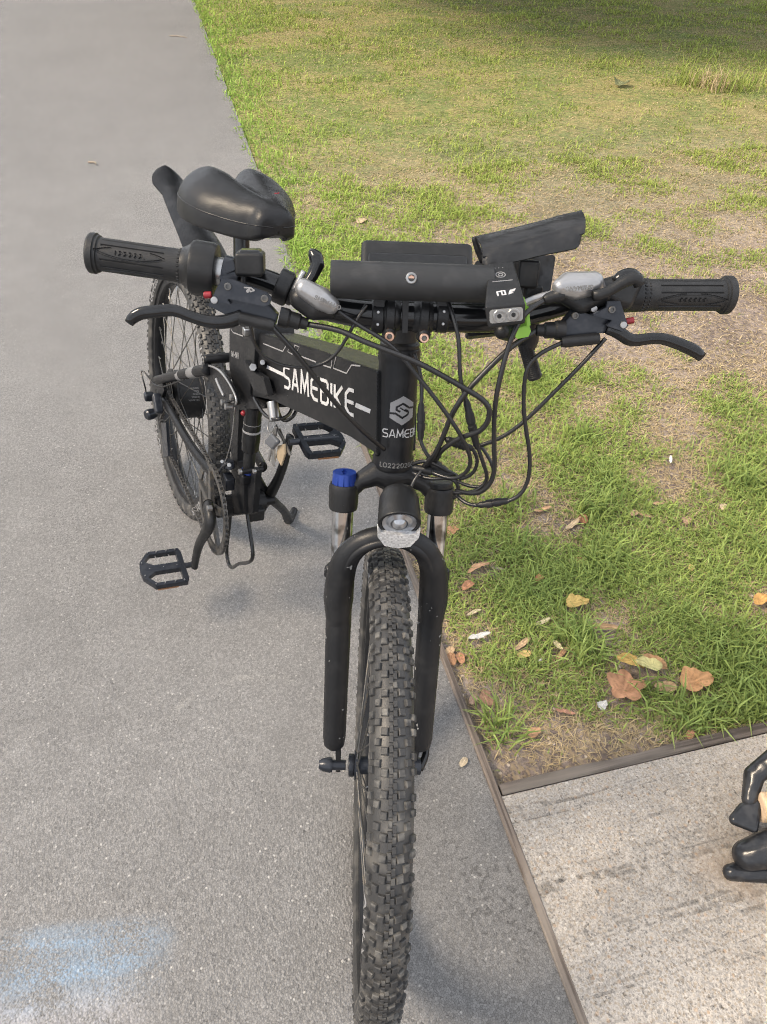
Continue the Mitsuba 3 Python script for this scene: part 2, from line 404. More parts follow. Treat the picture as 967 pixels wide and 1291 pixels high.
def board(s0, s1, t0, t1, z0, z1, long_s, wob, seed):
    n = 60; a = np.linspace(0, 1, n); r = np.random.default_rng(seed)
    pr = [(0, z0), (0, z1 - .002), (.0025, z1), (1, z1), (1, z1 - .002), (1, z0)]
    rows = []
    for k in range(n):
        w = wob * (meshkit.noise(np.array([[a[k] * 14, seed, 0.]]), seed)[0] - .5); hgt = .35 * wob * (meshkit.noise(np.array([[a[k] * 30, seed, 2.]]), seed)[0] - .5)
        for i, (u, z) in enumerate(pr):
            u = .0025 if i == 2 else u
            if long_s:
                s = s0 + (s1 - s0) * a[k]; wid = t1 - t0; t = t0 + (u if u == 0 else (.002 if i == 2 else (wid - .002 if i == 3 else wid))) + (w if i > 2 else w * .4)
            else:
                t = t0 + (t1 - t0) * a[k]; wid = s1 - s0; s = s0 + (u if u == 0 else (.002 if i == 2 else (wid - .002 if i == 3 else wid))) + (w if i > 2 else w * .3)
            x, y = st2xy(s, t); rows.append((x, y, z + (hgt if 0 < i < 5 else 0)))
    v = np.array(rows); m = len(pr); f = []
    for k in range(n - 1):
        for i in range(m - 1):
            q = [k * m + i, (k + 1) * m + i, (k + 1) * m + i + 1, k * m + i + 1]; f += [[q[0], q[1], q[2]], [q[0], q[2], q[3]]]
    for e in (0, (n - 1) * m): f += [[e, e + i, e + i + 1] for i in range(1, m - 1)]
    me = trimesh.Trimesh(v, f, process=False); trimesh.repair.fix_normals(me); return me


add('edging_board', board(-1.6, 1.75, 0.0045, .0205, -.09, .005, True, .004, 2), 'm_edge_long', 30, label='long weathered timber edging board running along the side of the tarmac path', category='edging board')
add('edging_board', board(1.756, 4.6, .001, .0225, -.09, .001, True, .004, 5), 'm_edge_long', 30, label='timber edging board sunk in the grass along the path beyond the front wheel', category='edging board')
add('edging_board', board(SC + .002, SC + .024, .0245, 1.9, -.09, .004, False, .005, 9), 'm_edge_cross', 30, label='dark timber edging board between the corner of the lawn and the concrete pad', category='edging board')

# ------------------------------------------------------------------ fallen leaves and litter (positions first: the grass keeps clear of them)
LEAVES = []
def leaf_shape(kind, n, r):
    th = np.linspace(0, 2 * np.pi, n, endpoint=False)
    if kind == 'strip': rad = 1 / np.sqrt((np.cos(th) / 1.0) ** 2 + (np.sin(th) / .24) ** 2)
    elif kind == 'oval': rad = 1 / np.sqrt((np.cos(th) / 1.0) ** 2 + (np.sin(th) / .58) ** 2) * (1 + .08 * np.cos(th))
    elif kind == 'lobed': rad = .62 + .30 * np.abs(np.cos(2.5 * (th - .3))) ** 1.3 + .06 * np.cos(th)
    else: rad = 1 / np.sqrt((np.cos(th) / 1.0) ** 2 + (np.sin(th) / .72) ** 2) * (1 + .14 * np.cos(3 * th + 1) + .06 * np.cos(7 * th))
    return th, rad * (1 + .07 * (r.random(n) - .5))


def make_leaf(kind, length, col, curl, seed):
    r = np.random.default_rng(seed); n, m = 40, 9
    th, rad = leaf_shape(kind, n, r)
    v = [(0, 0)] + [(math.cos(a) * q * k / m, math.sin(a) * q * k / m) for k in range(1, m + 1) for a, q in zip(th, rad)]
    v = np.array(v); f = [[0, 1 + j, 1 + (j + 1) % n] for j in range(n)]
    for k in range(m - 1):
        for j in range(n):
            a, b, c, d = 1 + k * n + j, 1 + k * n + (j + 1) % n, 1 + (k + 1) * n + (j + 1) % n, 1 + (k + 1) * n + j
            f += [[a, d, c], [a, c, b]]
    nz = meshkit.fbm(np.c_[v * 2.2 + seed, np.zeros(len(v))], 3, seed) - .5
    z = curl * (v[:, 1] ** 2 * 1.2 + .45 * v[:, 0] ** 2 * math.sin(seed)) + .35 * nz
    P = np.c_[v, z] * length * .46
    sp = meshkit.fbm(np.c_[v * 3 + seed, np.ones(len(v))], 3, seed + 5)[:, None]
    ang = np.arctan2(v[:, 1], v[:, 0] + .3); vein = (np.exp(-(v[:, 1] / .05) ** 2) * .25 - .22 * np.exp(-(((ang * 2.4) % 1 - .5) / .13) ** 2) - .35 * np.clip(np.hypot(*v.T) - .62, 0, 1))[:, None]
    C = np.clip(np.array(col) * (.70 + .6 * sp) * (1 + vein), 0, 1)
    return P, np.array(f), C


def leaf(xy, kind, length, col, yaw, label, name='fallen_leaf', cat='leaf', group='fallen leaves on the grass', curl=.35, tilt=(0, 0), lift=.012):
    LEAVES.append((xy, kind, length, col, yaw, label, name, cat, group, curl, tilt, lift))


OR, BR, TAN, YEL, PALE, CREAM = (.50, .25, .10), (.42, .22, .12), (.50, .34, .18), (.62, .44, .13), (.55, .52, .22), (.66, .55, .30)
leaf((1.076,0.697), 'lobed', .105, (.50, .26, .14), .4, 'large brown lobed leaf, the biggest in the cluster of fallen leaves', curl=.30, lift=.022)
leaf((1.058,0.775), 'rough', .062, PALE, 1.9, 'pale yellow-green leaf standing in the middle of the leaf cluster', curl=.4, tilt=(.15, .2), lift=.034)
leaf((1.033,0.753), 'oval', .070, (.58, .38, .10), 2.2, 'golden leaf leaning above the large brown lobed leaf', curl=.3, tilt=(.15, -.2), lift=.030)
leaf((1.057,0.801), 'oval', .062, (.48, .27, .13), 1.7, 'brown leaf tucked behind the pale yellow-green leaf', curl=.3, tilt=(.1, 0), lift=.026)
leaf((1.111,0.78), 'oval', .055, TAN, -.6, 'small tan leaf just right of the cluster of fallen leaves', curl=.2)
leaf((1.131,0.844), 'rough', .085, (.60, .32, .14), -.3, 'wide orange-brown leaf lying right of the leaf cluster near the concrete', curl=.35, lift=.022)
leaf((0.83,0.756), 'rough', .062, YEL, -.45, 'bright yellow leaf resting on the green grass above the leaf cluster', curl=.3, lift=.022)
leaf((0.919,0.769), 'strip', .090, (.46, .29, .15), -.75, 'long brown leaf between the bright yellow leaf and the leaf cluster', curl=.6, lift=.018)
leaf((0.617,0.613), 'strip', .074, (.62, .36, .20), -.2, 'slim orange leaf lying in the grass beside the front fork', curl=.7, lift=.024)
leaf((0.66,0.552), 'oval', .044, (.45, .22, .12), .1, 'small rusty leaf below the slim orange leaf beside the fork', curl=.4, lift=.02)
leaf((0.497,0.899), 'strip', .062, (.52, .32, .18), -.3, 'faded slim leaf in the grass below the hanging cables', curl=.5)
leaf((0.587,0.936), 'strip', .075, (.58, .44, .27), 0.1, 'long tan curl of leaf on the bare patch in mid lawn', curl=.6)
leaf((0.588,0.971), 'oval', .045, (.36, .17, .09), .9, 'dark red-brown leaf at the end of the long tan curl', curl=.6)
leaf((0.46,0.626), 'rough', .046, (.50, .27, .14), .2, 'brown leaf close to the right fork tube', curl=.4)
leaf((0.708,0.865), 'oval', .040, (.50, .31, .14), -.8, 'little upright brown leaf above the bright yellow leaf', curl=.5)
leaf((0.721,0.726), 'oval', .032, (.46, .22, .10), 0, 'tiny round rust leaf on its own in the green grass', curl=.5, lift=.02)
leaf((0.87,0.573), 'strip', .062, (.56, .38, .22), .05, 'flat tan sliver of leaf near the soil patch', curl=.4)
leaf((0.896,0.557), 'oval', .038, (.60, .43, .16), -.5, 'small yellow leaf under the flat tan sliver', curl=.35)
leaf((0.915,0.637), 'oval', .036, (.68, .58, .32), 1.5, 'cream leaf tip standing at the soil patch', curl=.5, tilt=(.4, 0), lift=.02)
leaf((0.932,0.639), 'strip', .054, (.45, .26, .14), .2, 'brown leaf lying under the cream leaf tip', curl=.3)
leaf((0.812,0.41), 'oval', .036, (.55, .38, .22), .3, 'tan leaf, upper one of three beside the path edging', curl=.3)
leaf((0.833,0.401), 'rough', .040, (.40, .22, .12), .9, 'brown leaf, lower left of three beside the path edging', curl=.3)
leaf((0.841,0.423), 'oval', .036, (.48, .24, .13), 1.1, 'red-brown leaf, right one of three beside the path edging', curl=.4)
leaf((0.96,0.415), 'rough', .044, (.46, .26, .16), 1.2, 'pointed brown leaf on the bare soil near the edging corner', curl=.3)
leaf((0.949,0.389), 'oval', .032, (.50, .33, .24), .4, 'pinkish tan leaf left of the pointed brown leaf', curl=.3)
leaf((1.06,0.551), 'strip', .048, (.44, .23, .15), -.9, 'reddish strip of leaf on soil above the concrete', curl=.2)
leaf((1.022,1.168), 'oval', .056, (.66, .36, .10), 0, 'orange leaf at the right edge of the lawn', curl=.3, lift=.02)
leaf((0.715,1.371), 'oval', .036, (.64, .50, .34), .4, 'pale tan leaf on the dry lawn at the right', curl=.3)
leaf((0.714,1.233), 'rough', .036, (.46, .29, .19), .2, 'dull brown leaf left of the pale tan leaf', curl=.4)
leaf((0.628,1.118), 'oval', .034, (.54, .36, .22), .1, 'tan leaf, left one of a pair on the dry grass', curl=.3)
leaf((0.65,1.142), 'strip', .044, (.46, .28, .17), -1.1, 'thin brown leaf, right one of a pair on the dry grass', curl=.3)
leaf((0.62,1.211), 'strip', .046, (.52, .34, .2), -.7, 'thin tan leaf above the pair on the dry grass', curl=.3)
leaf((0.857,1.109), 'oval', .030, (.62, .50, .16), .4, 'tiny yellow leaf alone on the right half of the lawn', curl=.3)
leaf((-1.856,1.443), 'rough', .085, (.58, .44, .27), .4, 'tan leaf in the bright grass between the saddle and the display', curl=.3)
leaf((-3.996,5.034), 'rough', .20, (.22, .24, .12), .3, 'large curled grey-green leaf far off on the lawn', curl=.5, lift=.03)
leaf((1.072,0.461), 'rough', .034, (.56, .33, .18), 0, 'small orange leaf on the soil beside the cross board', curl=.3)
leaf((0.948,0.389), 'oval', .030, (.45, .30, .2), .3, 'dull leaf scrap at the inside corner of the soil', curl=.2)
leaf((1.224,0.744), 'oval', .028, (.55, .27, .15), .3, 'orange scrap of leaf at the far end of the cross board', curl=.2)
leaf((1.07,0.29), 'oval', .026, (.48, .40, .28), .3, 'beige leaf scrap lying on the tarmac beside the edging', curl=.15, lift=.004)
leaf((0.737,0.523), 'strip', .046, (.55, .47, .30), -.2, 'pale dry bark sliver below the rusty leaf', 'bark_chip', 'bark chip', 'bark chips in the grass', .2)
leaf((0.636,0.657), 'strip', .042, (.30, .25, .19), -.95, 'grey-brown bark sliver right of the slim orange leaf', 'bark_chip', 'bark chip', 'bark chips in the grass', .2)
leaf((0.836,0.655), 'strip', .052, (.62, .55, .33), -.15, 'straw coloured bark sliver left of the bright yellow leaf', 'bark_chip', 'bark chip', 'bark chips in the grass', .2)
leaf((0.812,0.49), 'strip', .064, (.60, .60, .58), -.35, 'white folded strip of paper in the grass near the fork', 'paper_scrap', 'litter', 'white litter in the grass', .4, lift=.022)
leaf((1.084,0.631), 'rough', .030, (.60, .60, .58), .2, 'small white scrap left below the leaf cluster', 'paper_scrap', 'litter', 'white litter in the grass', .2, lift=.014)
leaf((0.484,1.388), 'strip', .042, (.74, .72, .70), .6, 'pale scrap of paper on the dry grass under the brake lever', 'paper_scrap', 'litter', 'white litter in the grass', .2, lift=.012)
leaf((0.923,0.585), 'oval', .014, (.72, .70, .68), .2, 'tiny white scrap on the soil patch beside the yellow leaf', 'paper_scrap', 'litter', 'white litter in the grass', .2, lift=.006)
for i, (xy, kind, length, col, yaw, label, name, cat, group, curl, tilt, lift) in enumerate(LEAVES):
    P, f, C = make_leaf(kind, length, col, curl, i + 3)
    cy, sy = math.cos(yaw), math.sin(yaw)
    ax, ay = V(-.2, .98, 0), V(-.98, -.2, 0)                          # image right / away, roughly
    R = np.array([cy * ax + sy * ay, -sy * ax + cy * ay, V(0, 0, 1)])
    c1, s1, c2, s2 = math.cos(tilt[0]), math.sin(tilt[0]), math.cos(tilt[1]), math.sin(tilt[1])
    P = P @ np.array([[1, 0, 0], [0, c1, s1], [0, -s1, c1]]) @ np.array([[c2, 0, -s2], [0, 1, 0], [s2, 0, c2]]) @ R
    z0 = max(ground_h(np.array([xy]))[0], -.02) if lift > .005 else 0
    P = P + V(*xy, z0 + lift)
    C = (C * .86 + C.mean(1, keepdims=True) * .14) * .92
    add(name, trimesh.Trimesh(P, f, process=False), 'm_leaf', True, label=label, category=cat, group=group, color=C)

# ------------------------------------------------------------------ grass
def lush(s, t):
    p = np.stack([s, t, 0 * s], -1)
    n1 = meshkit.fbm(p * 1.1 + 3, 3, 21); n2 = meshkit.fbm(p * 4.5, 3, 22); n3 = meshkit.fbm(p * 13, 2, 25)
    edge = np.exp(-np.clip(t - .02, 0, 9) / .45) * np.clip((s - 1.2) / .8, 0, 1)
    near = np.exp(-((s - .80) / .42) ** 2) * np.clip((t - .0) / .06, .3, 1)
    corner = np.exp(-((s - SC) / .14) ** 2) * np.exp(-(np.clip(t, 0, 9) / .45) ** 2) + .30 * np.exp(-((t - .02) / .04) ** 2) * (s < .9)
    dry = np.exp(-((s - 2.0) / .9) ** 2) * np.clip((t - .45) / .4, 0, 1)
    far = np.clip((s - 3.2) / 2, 0, 1)
    base = .30 + .75 * edge + .34 * near - .70 * corner - .29 * dry + .12 * far
    return base + 1.0 * (n1 - .5) + 1.25 * (n2 - .5) + .5 * (n3 - .5)


def blades(N, smax, smin, scale, seed, straw=False, flat=False):
    r = np.random.default_rng(seed)
    # density falls with the distance along the lawn
    u = r.random(N); s = SC + .035 + smin + (smax - smin) * u ** 1.0
    wid = np.minimum(.55 + 1.05 * s, 30)
    t = np.where(s > 1.9, -.045 * meshkit.noise(np.stack([s * 6, 0 * s, 0 * s], -1), 31) - .01, .03) + r.random(N) * (np.interp(s, [0, .4, 1, 2, 4, 8, 14], [1.0, 1.05, 1.6, 2.9, 5.6, 10.5, 17.0]))
    L = lush(s, t)
    if straw: keep = r.random(N) < np.clip(.85 - .50 * np.clip(L, 0, 1), .15, 1) * np.clip(L + .55, .06, 1)
    else: keep = r.random(N) < np.clip((L - .10) * 1.25, 0.02, 1) ** 1.25
    s, t, L = s[keep], t[keep], L[keep]
    return s, t, L


def blade_mesh(s, t, L, hgt, wid, colfn, seed, lay):
    r = np.random.default_rng(seed); n = len(s)
    xy = st2xy(s, t)
    clear = np.ones(n, bool)
    for lf in LEAVES:
        d = np.hypot(xy[:, 0] - lf[0][0], xy[:, 1] - lf[0][1]); clear &= ~((d < lf[2] * .46) & (r.random(n) < .93))
    s, t, L, xy = s[clear], t[clear], L[clear], xy[clear]; n = len(s)
    z = ground_h(xy)
    az = r.random(n) * 2 * np.pi; d = np.c_[np.cos(az), np.sin(az), 0 * az]
    h = hgt(s, t, L, r) ; w = wid(s, r); lean = lay(r, n)
    side = np.c_[-np.sin(az), np.cos(az), 0 * az]
    twist = (r.random(n) - .5)[:, None] * d
    side = side + .8 * twist; side /= np.linalg.norm(side, axis=1, keepdims=True)
    root = np.c_[xy, z - .003]
    up = np.zeros((n, 3)); up[:, 2] = 1
    mid = root + (d * np.sin(lean)[:, None] * .45 + up * np.cos(lean)[:, None] * .62) * h[:, None]
    l2 = np.minimum(lean * 1.7 + .25, 1.75)
    tip = mid + (d * np.sin(l2)[:, None] * .55 + up * np.cos(l2)[:, None] * .45) * h[:, None]
    tip[:, 2] = np.maximum(tip[:, 2], z + .002)
    hw = w[:, None] / 2
    v = np.stack([root - side * hw * .8, root + side * hw * .8, mid - side * hw, mid + side * hw, tip], 1).reshape(-1, 3)
    k = np.arange(n)[:, None] * 5
    f = np.concatenate([k + [0, 1, 3], k + [0, 3, 2], k + [2, 3, 4]])
    c = colfn(s, t, L, r, n)
    cc = np.repeat(c[:, None], 5, 1); cc[:, 4] *= 1.12
    return v, f, np.clip(cc.reshape(-1, 3) * 1.32, 0, .9)


def green(s, t, L, r, n):
    a = r.random(n)[:, None]; e = np.exp(-np.clip(t, 0, 9) / .5)[:, None] * np.clip((s - 1.2) / 1, 0, 1)[:, None]
    yel = np.clip((s - 1.2) / 2.5, 0, 1)[:, None] * (1 - e)
    g = np.array([.118, .175, .052]) * (1 - a) + np.array([.235, .295, .10]) * a
    y = np.array([.31, .335, .085]) * (1 - a) + np.array([.235, .285, .07]) * a
    k = np.clip(.22 + .50 * yel + .55 * (r.random(n)[:, None] - .5) - .3 * (L[:, None] - .5), 0, 1)
    c = g * (1 - k) + y * k
    c = c + np.array([.045, .09, .0]) * e
    return c * (.75 + .5 * r.random(n)[:, None])


def strawc(s, t, L, r, n):
    a = r.random(n)[:, None]
    return (np.array([.33, .26, .155]) * (1 - a) + np.array([.43, .355, .22]) * a) * (.65 + .55 * r.random(n)[:, None])


parts = []
for N, s0, s1, sd in ((175000, 0, 1.5, 1), (120000, 1.5, 4.0, 2), (130000, 4.0, 14.0, 3)):
    s, t, L = blades(N, s1, s0, 1, 100 + sd)
    parts.append(blade_mesh(s, t, L, lambda s, t, L, r: (.017 + .036 * r.random(len(s)) ** 1.4) * np.clip(.55 + .7 * L, .5, 1.25) * (1 + .05 * s),
                            lambda s, r: (.0017 + .0019 * r.random(len(s))) * (1 + .34 * np.clip(s - .6, 0, 14)), green, 200 + sd, lambda r, n: .25 + 1.1 * r.random(n)))
    s, t, L = blades(int(N * .75), s1, s0, 1, 300 + sd, straw=True)
    parts.append(blade_mesh(s, t, L, lambda s, t, L, r: (.014 + .034 * r.random(len(s)) ** 1.5) * (1 + .05 * s),
                            lambda s, r: (.0011 + .0011 * r.random(len(s))) * (1 + .42 * np.clip(s - .6, 0, 14)), strawc, 400 + sd, lambda r, n: 1.0 + .55 * r.random(n)))
# taller tufts in the lawn, seed stalks
tr = np.random.default_rng(77)
tufts = [(0.258,1.232), (0.443,0.835), (0.915,0.7), (0.956,0.692), (0.645,1.493), (1.447,0.511), (1.09,0.745), (1.148,0.967), (1.072,0.993), (0.603,0.737), (1.02,0.389), (1.226,0.783), (-3.526,5.672), (-3.384,5.809), (-3.75,5.61), (0.562,1.039), (0.746,0.935), (1.234,0.916)]
for k, (x, y) in enumerate(tufts):
    q = np.array([x, y]) - O2; s0, t0 = q @ D2, q @ N2; n = 110; far = s0 > 3
    s, t = s0 + tr.normal(0, .03 * (3 if far else 1), n), t0 + tr.normal(0, .035 * (3 if far else 1), n)
    ok = (t > .04) & (s > SC + .04); s, t = s[ok], t[ok]
    parts.append(blade_mesh(s, t, np.full(len(s), .9), lambda s, t, L, r: (.045 + .045 * r.random(len(s))) * (2.6 if far else 1), lambda s, r: (.003 + .002 * r.random(len(s))) * (2 if far else 1), strawc if far and k % 3 == 0 else green, 500 + k, lambda r, n: .1 + .9 * r.random(n)))
o, vv, ff, cc = 0, [], [], []
for v, f, c in parts:
    vv.append(v); ff.append(f + o); cc.append(c); o += len(v)
gm = trimesh.Trimesh(np.vstack(vv), np.vstack(ff), process=False)
add('grass', gm, 'm_grass', False, label='patchy lawn grass, green and straw coloured, over dry soil', category='grass', kind='stuff', color=np.vstack(cc))

# ================================================================== THE BICYCLE
B = 'electric_bicycle'
note(B, 'black folding electric mountain bike leaning on its kickstand on the path', 'bicycle')
RW = 0.335


def knobs(R0, rt, seed, wear):
    """Tread blocks of a tyre whose axle is the y axis through the origin."""
    r = np.random.default_rng(seed); n = 98; v, f = [], []
    for k in range(n):
        th0 = 2 * np.pi * k / n; p = 2 * np.pi / n; alt = k % 2
        spec = [(.0, .085, 0, .0022, .0035, .0026), (.25, -.085, .12, .0022, .0035, .0026), (.5, .085, .1, .0022, .0035, .0026), (.75, -.085, 0, .0022, .0035, .0026)]
        spec += [(.10, .36, .08, .0037, .0039, .0037), (.10, -.36, -.08, .0037, .0039, .0037), (.60, .67, .10, .0034, .0037, .0037), (.60, -.67, -.10, .0034, .0037, .0037)]
        q_ = .16 if alt else -.10
        spec += [(q_, 1.05, 0, .0034, .0036, .0040), (q_ + .1, -1.05, 0, .0034, .0036, .0040)]
        for dth, psi, rot, hx, hy, hh in spec:
            th = th0 + p * dth + r.normal(0, .0012); rad = R0 + rt * math.cos(psi)
            c = V(rad * math.cos(th), rt * math.sin(psi), rad * math.sin(th))
            nn = V(math.cos(psi) * math.cos(th), math.sin(psi), math.cos(psi) * math.sin(th))
            tg = V(-math.sin(th), 0, math.cos(th)); cr = np.cross(nn, tg)
            t2, c2 = tg * math.cos(rot) + cr * math.sin(rot), cr * math.cos(rot) - tg * math.sin(rot)
            hh = hh * (1 - wear * r.random() * .3); o = len(v)
            for q, zz in ((1.16, -.0012), (1.04, hh * .75), (.84, hh)):
                for i, j in ((-1, -1), (1, -1), (1, 1), (-1, 1)): v.append(c + nn * zz + t2 * hy * q * i + c2 * hx * q * j)
            for l in (0, 4):
                for i in range(4): a_, b_ = o + l + i, o + l + (i + 1) % 4; f += [[a_, b_, b_ + 4], [a_, b_ + 4, a_ + 4]]
            f += [[o + 8, o + 9, o + 10], [o + 8, o + 10, o + 11]]
    return trimesh.Trimesh(np.array(v), np.array(f), process=False)


YA, YB = V(0, -1, 0), V(0, 1, 0)
def axle_lathe(prof, sides=96, closed=True):                          # prof: (radius, y)
    y0 = min(p[1] for p in prof); y1 = max(p[1] for p in prof)
    return lathe((0, y0, 0), (0, y1, 0), [(p[0], (p[1] - y0) / (y1 - y0)) for p in prof], sides, closed)


def side_text(text, height, radius, side, start, bold=True):
    """Letters on the tyre's side wall (side = -1 the drive side), reading round the wheel."""
    m = meshkit.text_mesh(text, height, .0005, bold); m = m.subdivide_to_size(.003, 20)
    x, y, z = m.vertices.T
    a = start + side * x / radius
    rr = radius + (y - height / 2)
    m.vertices = np.c_[rr * np.cos(a), side * (z + SIDEWALL(rr)), rr * np.sin(a)]
    trimesh.repair.fix_normals(m); return m


def SIDEWALL(r): return np.sqrt(np.maximum(.0252 ** 2 - (r - .3062) ** 2, 0)) + .0002


def wheel(part, M, hub_r, hub_w, seed, rear):
    R0, rt = .3062, .0252
    ps = np.radians(np.linspace(-128, 128, 33))
    outer = [(R0 + rt * math.cos(a), rt * math.sin(a)) for a in ps]
    tyre = axle_lathe(outer + [(R0 - .016, .0135), (R0 - .016, -.0135)], 160)
    P = f'{B}__{part}'
    add(f'{P}__tyre', tyre, 'm_tyre', 40, M)
    add(f'{P}__tread', knobs(R0, rt, seed, .6), 'm_tread', False, M, kind='stuff')
    rim = axle_lathe([(.297, -.0135), (.297, -.0155), (.290, -.0160), (.276, -.0145), (.271, -.008), (.2705, 0), (.271, .008), (.276, .0145), (.290, .0160), (.297, .0155), (.297, .0135), (.289, .0115), (.289, -.0115)], 160)
    add(f'{P}__rim', rim, 'm_frame', 40, M)
    n = 36
    for k in range(n):
        sd = 1 if k % 2 else -1; a = 2 * np.pi * (k + .5) / n; cross = (1 if (k // 2) % 2 else -1) * (.52 if not rear else .40)
        p0 = V(hub_r * math.cos(a + cross * 1.6), sd * hub_w, hub_r * math.sin(a + cross * 1.6)); p1 = V(.271 * math.cos(a), 0.004 * sd, .271 * math.sin(a))
        add(f'{P}__spoke', tube([p0, p1], .00125, 5, False), 'm_darksteel', True, M)
    nip = [tube([V(.257 * math.cos(a), .003 * s_, .257 * math.sin(a)), V(.271 * math.cos(a), .004 * s_, .271 * math.sin(a))], .0022, 6, False) for a, s_ in ((2 * np.pi * (k + .5) / n, 1 if k % 2 else -1) for k in range(n))]
    add(f'{P}__spoke_nipples', nip, 'm_steel', True, M, kind='stuff')
    return P


q = []
FW = np.eye(4); FW[:3, :3] = np.array([A, E, Y]).T @ np.eye(3)
# front wheel: built about the y axis in (x, y, z) bicycle-like axes, carried by the steering
axle_st = V(0, .0358, 0)
MW = np.eye(4); MW[:3, :3] = LM @ SR; MW[:3, 3] = (STM @ np.r_[axle_st, 1])[:3]
front = wheel('front_wheel', MW, .019, .030, 3, False)
add(f'{front}__hub', [axle_lathe([(.001, -.040), (.012, -.040), (.0125, -.034), (.021, -.033), (.021, -.028), (.013, -.024), (.013, .024), (.021, .028), (.021, .033), (.0125, .034), (.012, .040), (.001, .040)], 40, False)], 'm_metalblack', 30, MW)
for a in (math.radians(32), math.radians(120), math.radians(212), math.radians(300)): add(f'{front}__sidewall_lettering', side_text('GO PLUS', .013, .3085, -1, a), 'm_greyprint', False, MW)
MR = FRM.copy(); MR[:3, 3] = LM @ V(0, 0, RW)
rear = wheel('rear_wheel', MR, .062, .030, 8, True)
motor = axle_lathe([(.001, -.040), (.050, -.040), (.060, -.036), (.066, -.033), (.066, -.028), (.0625, -.026), (.0625, .028), (.066, .030), (.066, .036), (.056, .040), (.020, .046), (.001, .046)], 72, False)
add(f'{rear}__hub_motor', motor, 'm_matte', 30, MR)
add(f'{rear}__motor_print', [m_ for k in range(5) for m_ in [meshkit.text_mesh(['36V350W', 'IIIIIIII', 'MADE', '28H', 'EN15194'][k], .0042, .0003)] if not m_.apply_transform(plane_M(V(.0627 * math.cos(.2 + k * .12), .022, .0627 * math.sin(.2 + k * .12)), V(0, -1, 0), V(-math.sin(.2 + k * .12), 0, math.cos(.2 + k * .12)))) is None], 'm_greyprint', False, MR)
sprock = []
for k in range(7):
    r_, y_ = .054 - .0048 * k, -.043 - .0038 * k
    sprock.append(axle_lathe([(.018, y_ - .001), (r_, y_ - .001), (r_, y_ + .001), (.018, y_ + .001)], 48))
add(f'{rear}__cassette', sprock, 'm_darksteel', 20, MR)
for a in (math.radians(152), math.radians(240), math.radians(330), math.radians(62)): add(f'{rear}__sidewall_lettering', side_text('GO PLUS', .019, .3065, -1, a), 'm_greyprint', False, MR)

# ---- fork
FO = f'{B}__suspension_fork'
for s_ in (-1, 1):
    la = .0645 * s_
    leg = lathe((.320, .016, la * .99), (.024, .027, la), [(.001, 0), (.0185, 0), (.0192, .04), (.0180, .18), (.0175, .45), (.0168, .93), (.0150, .975), (.008, .999), (.001, 1)], 36)
    add(f'{FO}__lower_leg', leg, 'm_fork', 40, STM)
    add(f'{FO}__dropout', [slab([(.045, .030, la * .98), (.045, .030, la * .86), (.005, .040, la * .83), (-.013, .042, la * .83), (-.013, .042, la * .93), (.010, .038, la * .95)], V(0, -.022, 0), .001)], 'm_fork', 30, STM)
    add(f'{FO}__stanchion', lathe((.29, .015, la * .985), (.425, .0145, la * .975), [(.0001, 0), (.0138, 0), (.0138, 1), (.0001, 1)], 36), 'm_chrome', 40, STM, label='shiny chrome stanchion tube with dried dirt')
    add(f'{FO}__crown_cap', lathe((.402, .0145, la * .975), (.438, .014, la * .97), [(.014, 0), (.0182, .02), (.0190, .10), (.0196, .85), (.0180, .99), (.0001, 1)], 36), 'm_matte', 40, STM)
# arch with its raised inner rib
for f_, r_, key in ((.022, .0165, 'brace_arch'),):
    pts = [(.215, f_ - .001, -.0640), (.300, f_ + .003, -.0640), (.338, f_ + .010, -.0565), (.366, f_ + .018, -.036), (.378, f_ + .022, 0), (.366, f_ + .018, .036), (.338, f_ + .010, .0565), (.300, f_ + .003, .0640), (.215, f_ - .001, .0640)]
    add(f'{FO}__{key}', tube(pts, [.0140, .0206, .0186, .0152, .0140, .0152, .0186, .0206, .0140], 24, squash=((0, 1, 0), .95)), 'm_fork', True, STM)
    rib = [(p[0] - .004, p[1] + .0115, p[2] * .97) for p in pts[1:-1]]
    add(f'{FO}__arch_rib', tube(rib, [.002, .0055, .006, .006, .006, .0055, .002], 12), 'm_fork', True, STM)
for s_ in (-1, 1):
    add(f'{FO}__boss', hull([(.318, .020, .080 * s_, .005), (.306, .016, .081 * s_, .005), (.312, .012, .070 * s_, .006)], 14), 'm_fork', 40, STM)
crown = []
for s_ in (-1, 1):
    crown.append([(.446, .002, 0, .0215), (.450, .004, .020 * s_, .0165)])
    crown.append([(.450, .004, .020 * s_, .0165), (.440, .010, .042 * s_, .0115)])
    crown.append([(.440, .010, .042 * s_, .0115), (.424, .0142, .061 * s_, .0135)])
cm = chain_hull(crown, 24)
add(f'{FO}__crown', cm, 'm_fork', 50, STM)
kn = m3.Manifold.cylinder(.016, .0162, .0150, 36)
for k in range(12):
    a = 2 * math.pi * k / 12; kn = kn - m3.Manifold.cylinder(.03, .0016, .0016, 8).translate([.0166 * math.cos(a), .0166 * math.sin(a), -.005])
kn = kn - m3.Manifold.cube([.004, .022, .01], True).translate([0, 0, .018]) - m3.Manifold.cylinder(.01, .004, .004, 16).translate([0, 0, .012])
kn = to_mesh(kn); Mk = np.eye(4); Mk[:3, :3] = np.array([[0, 0, 1], [0, 1, 0], [-1, 0, 0]]); Mk[:3, 3] = (.437, .014, -.0625); kn.apply_transform(Mk)
add(f'{FO}__preload_knob', kn, 'm_blue', 25, STM, label='blue anodised adjuster knob')
add(f'{FO}__top_cap', cyl((.437, .014, .0625), (.446, .014, .0625), .0165, .002), 'm_matte', 40, STM)
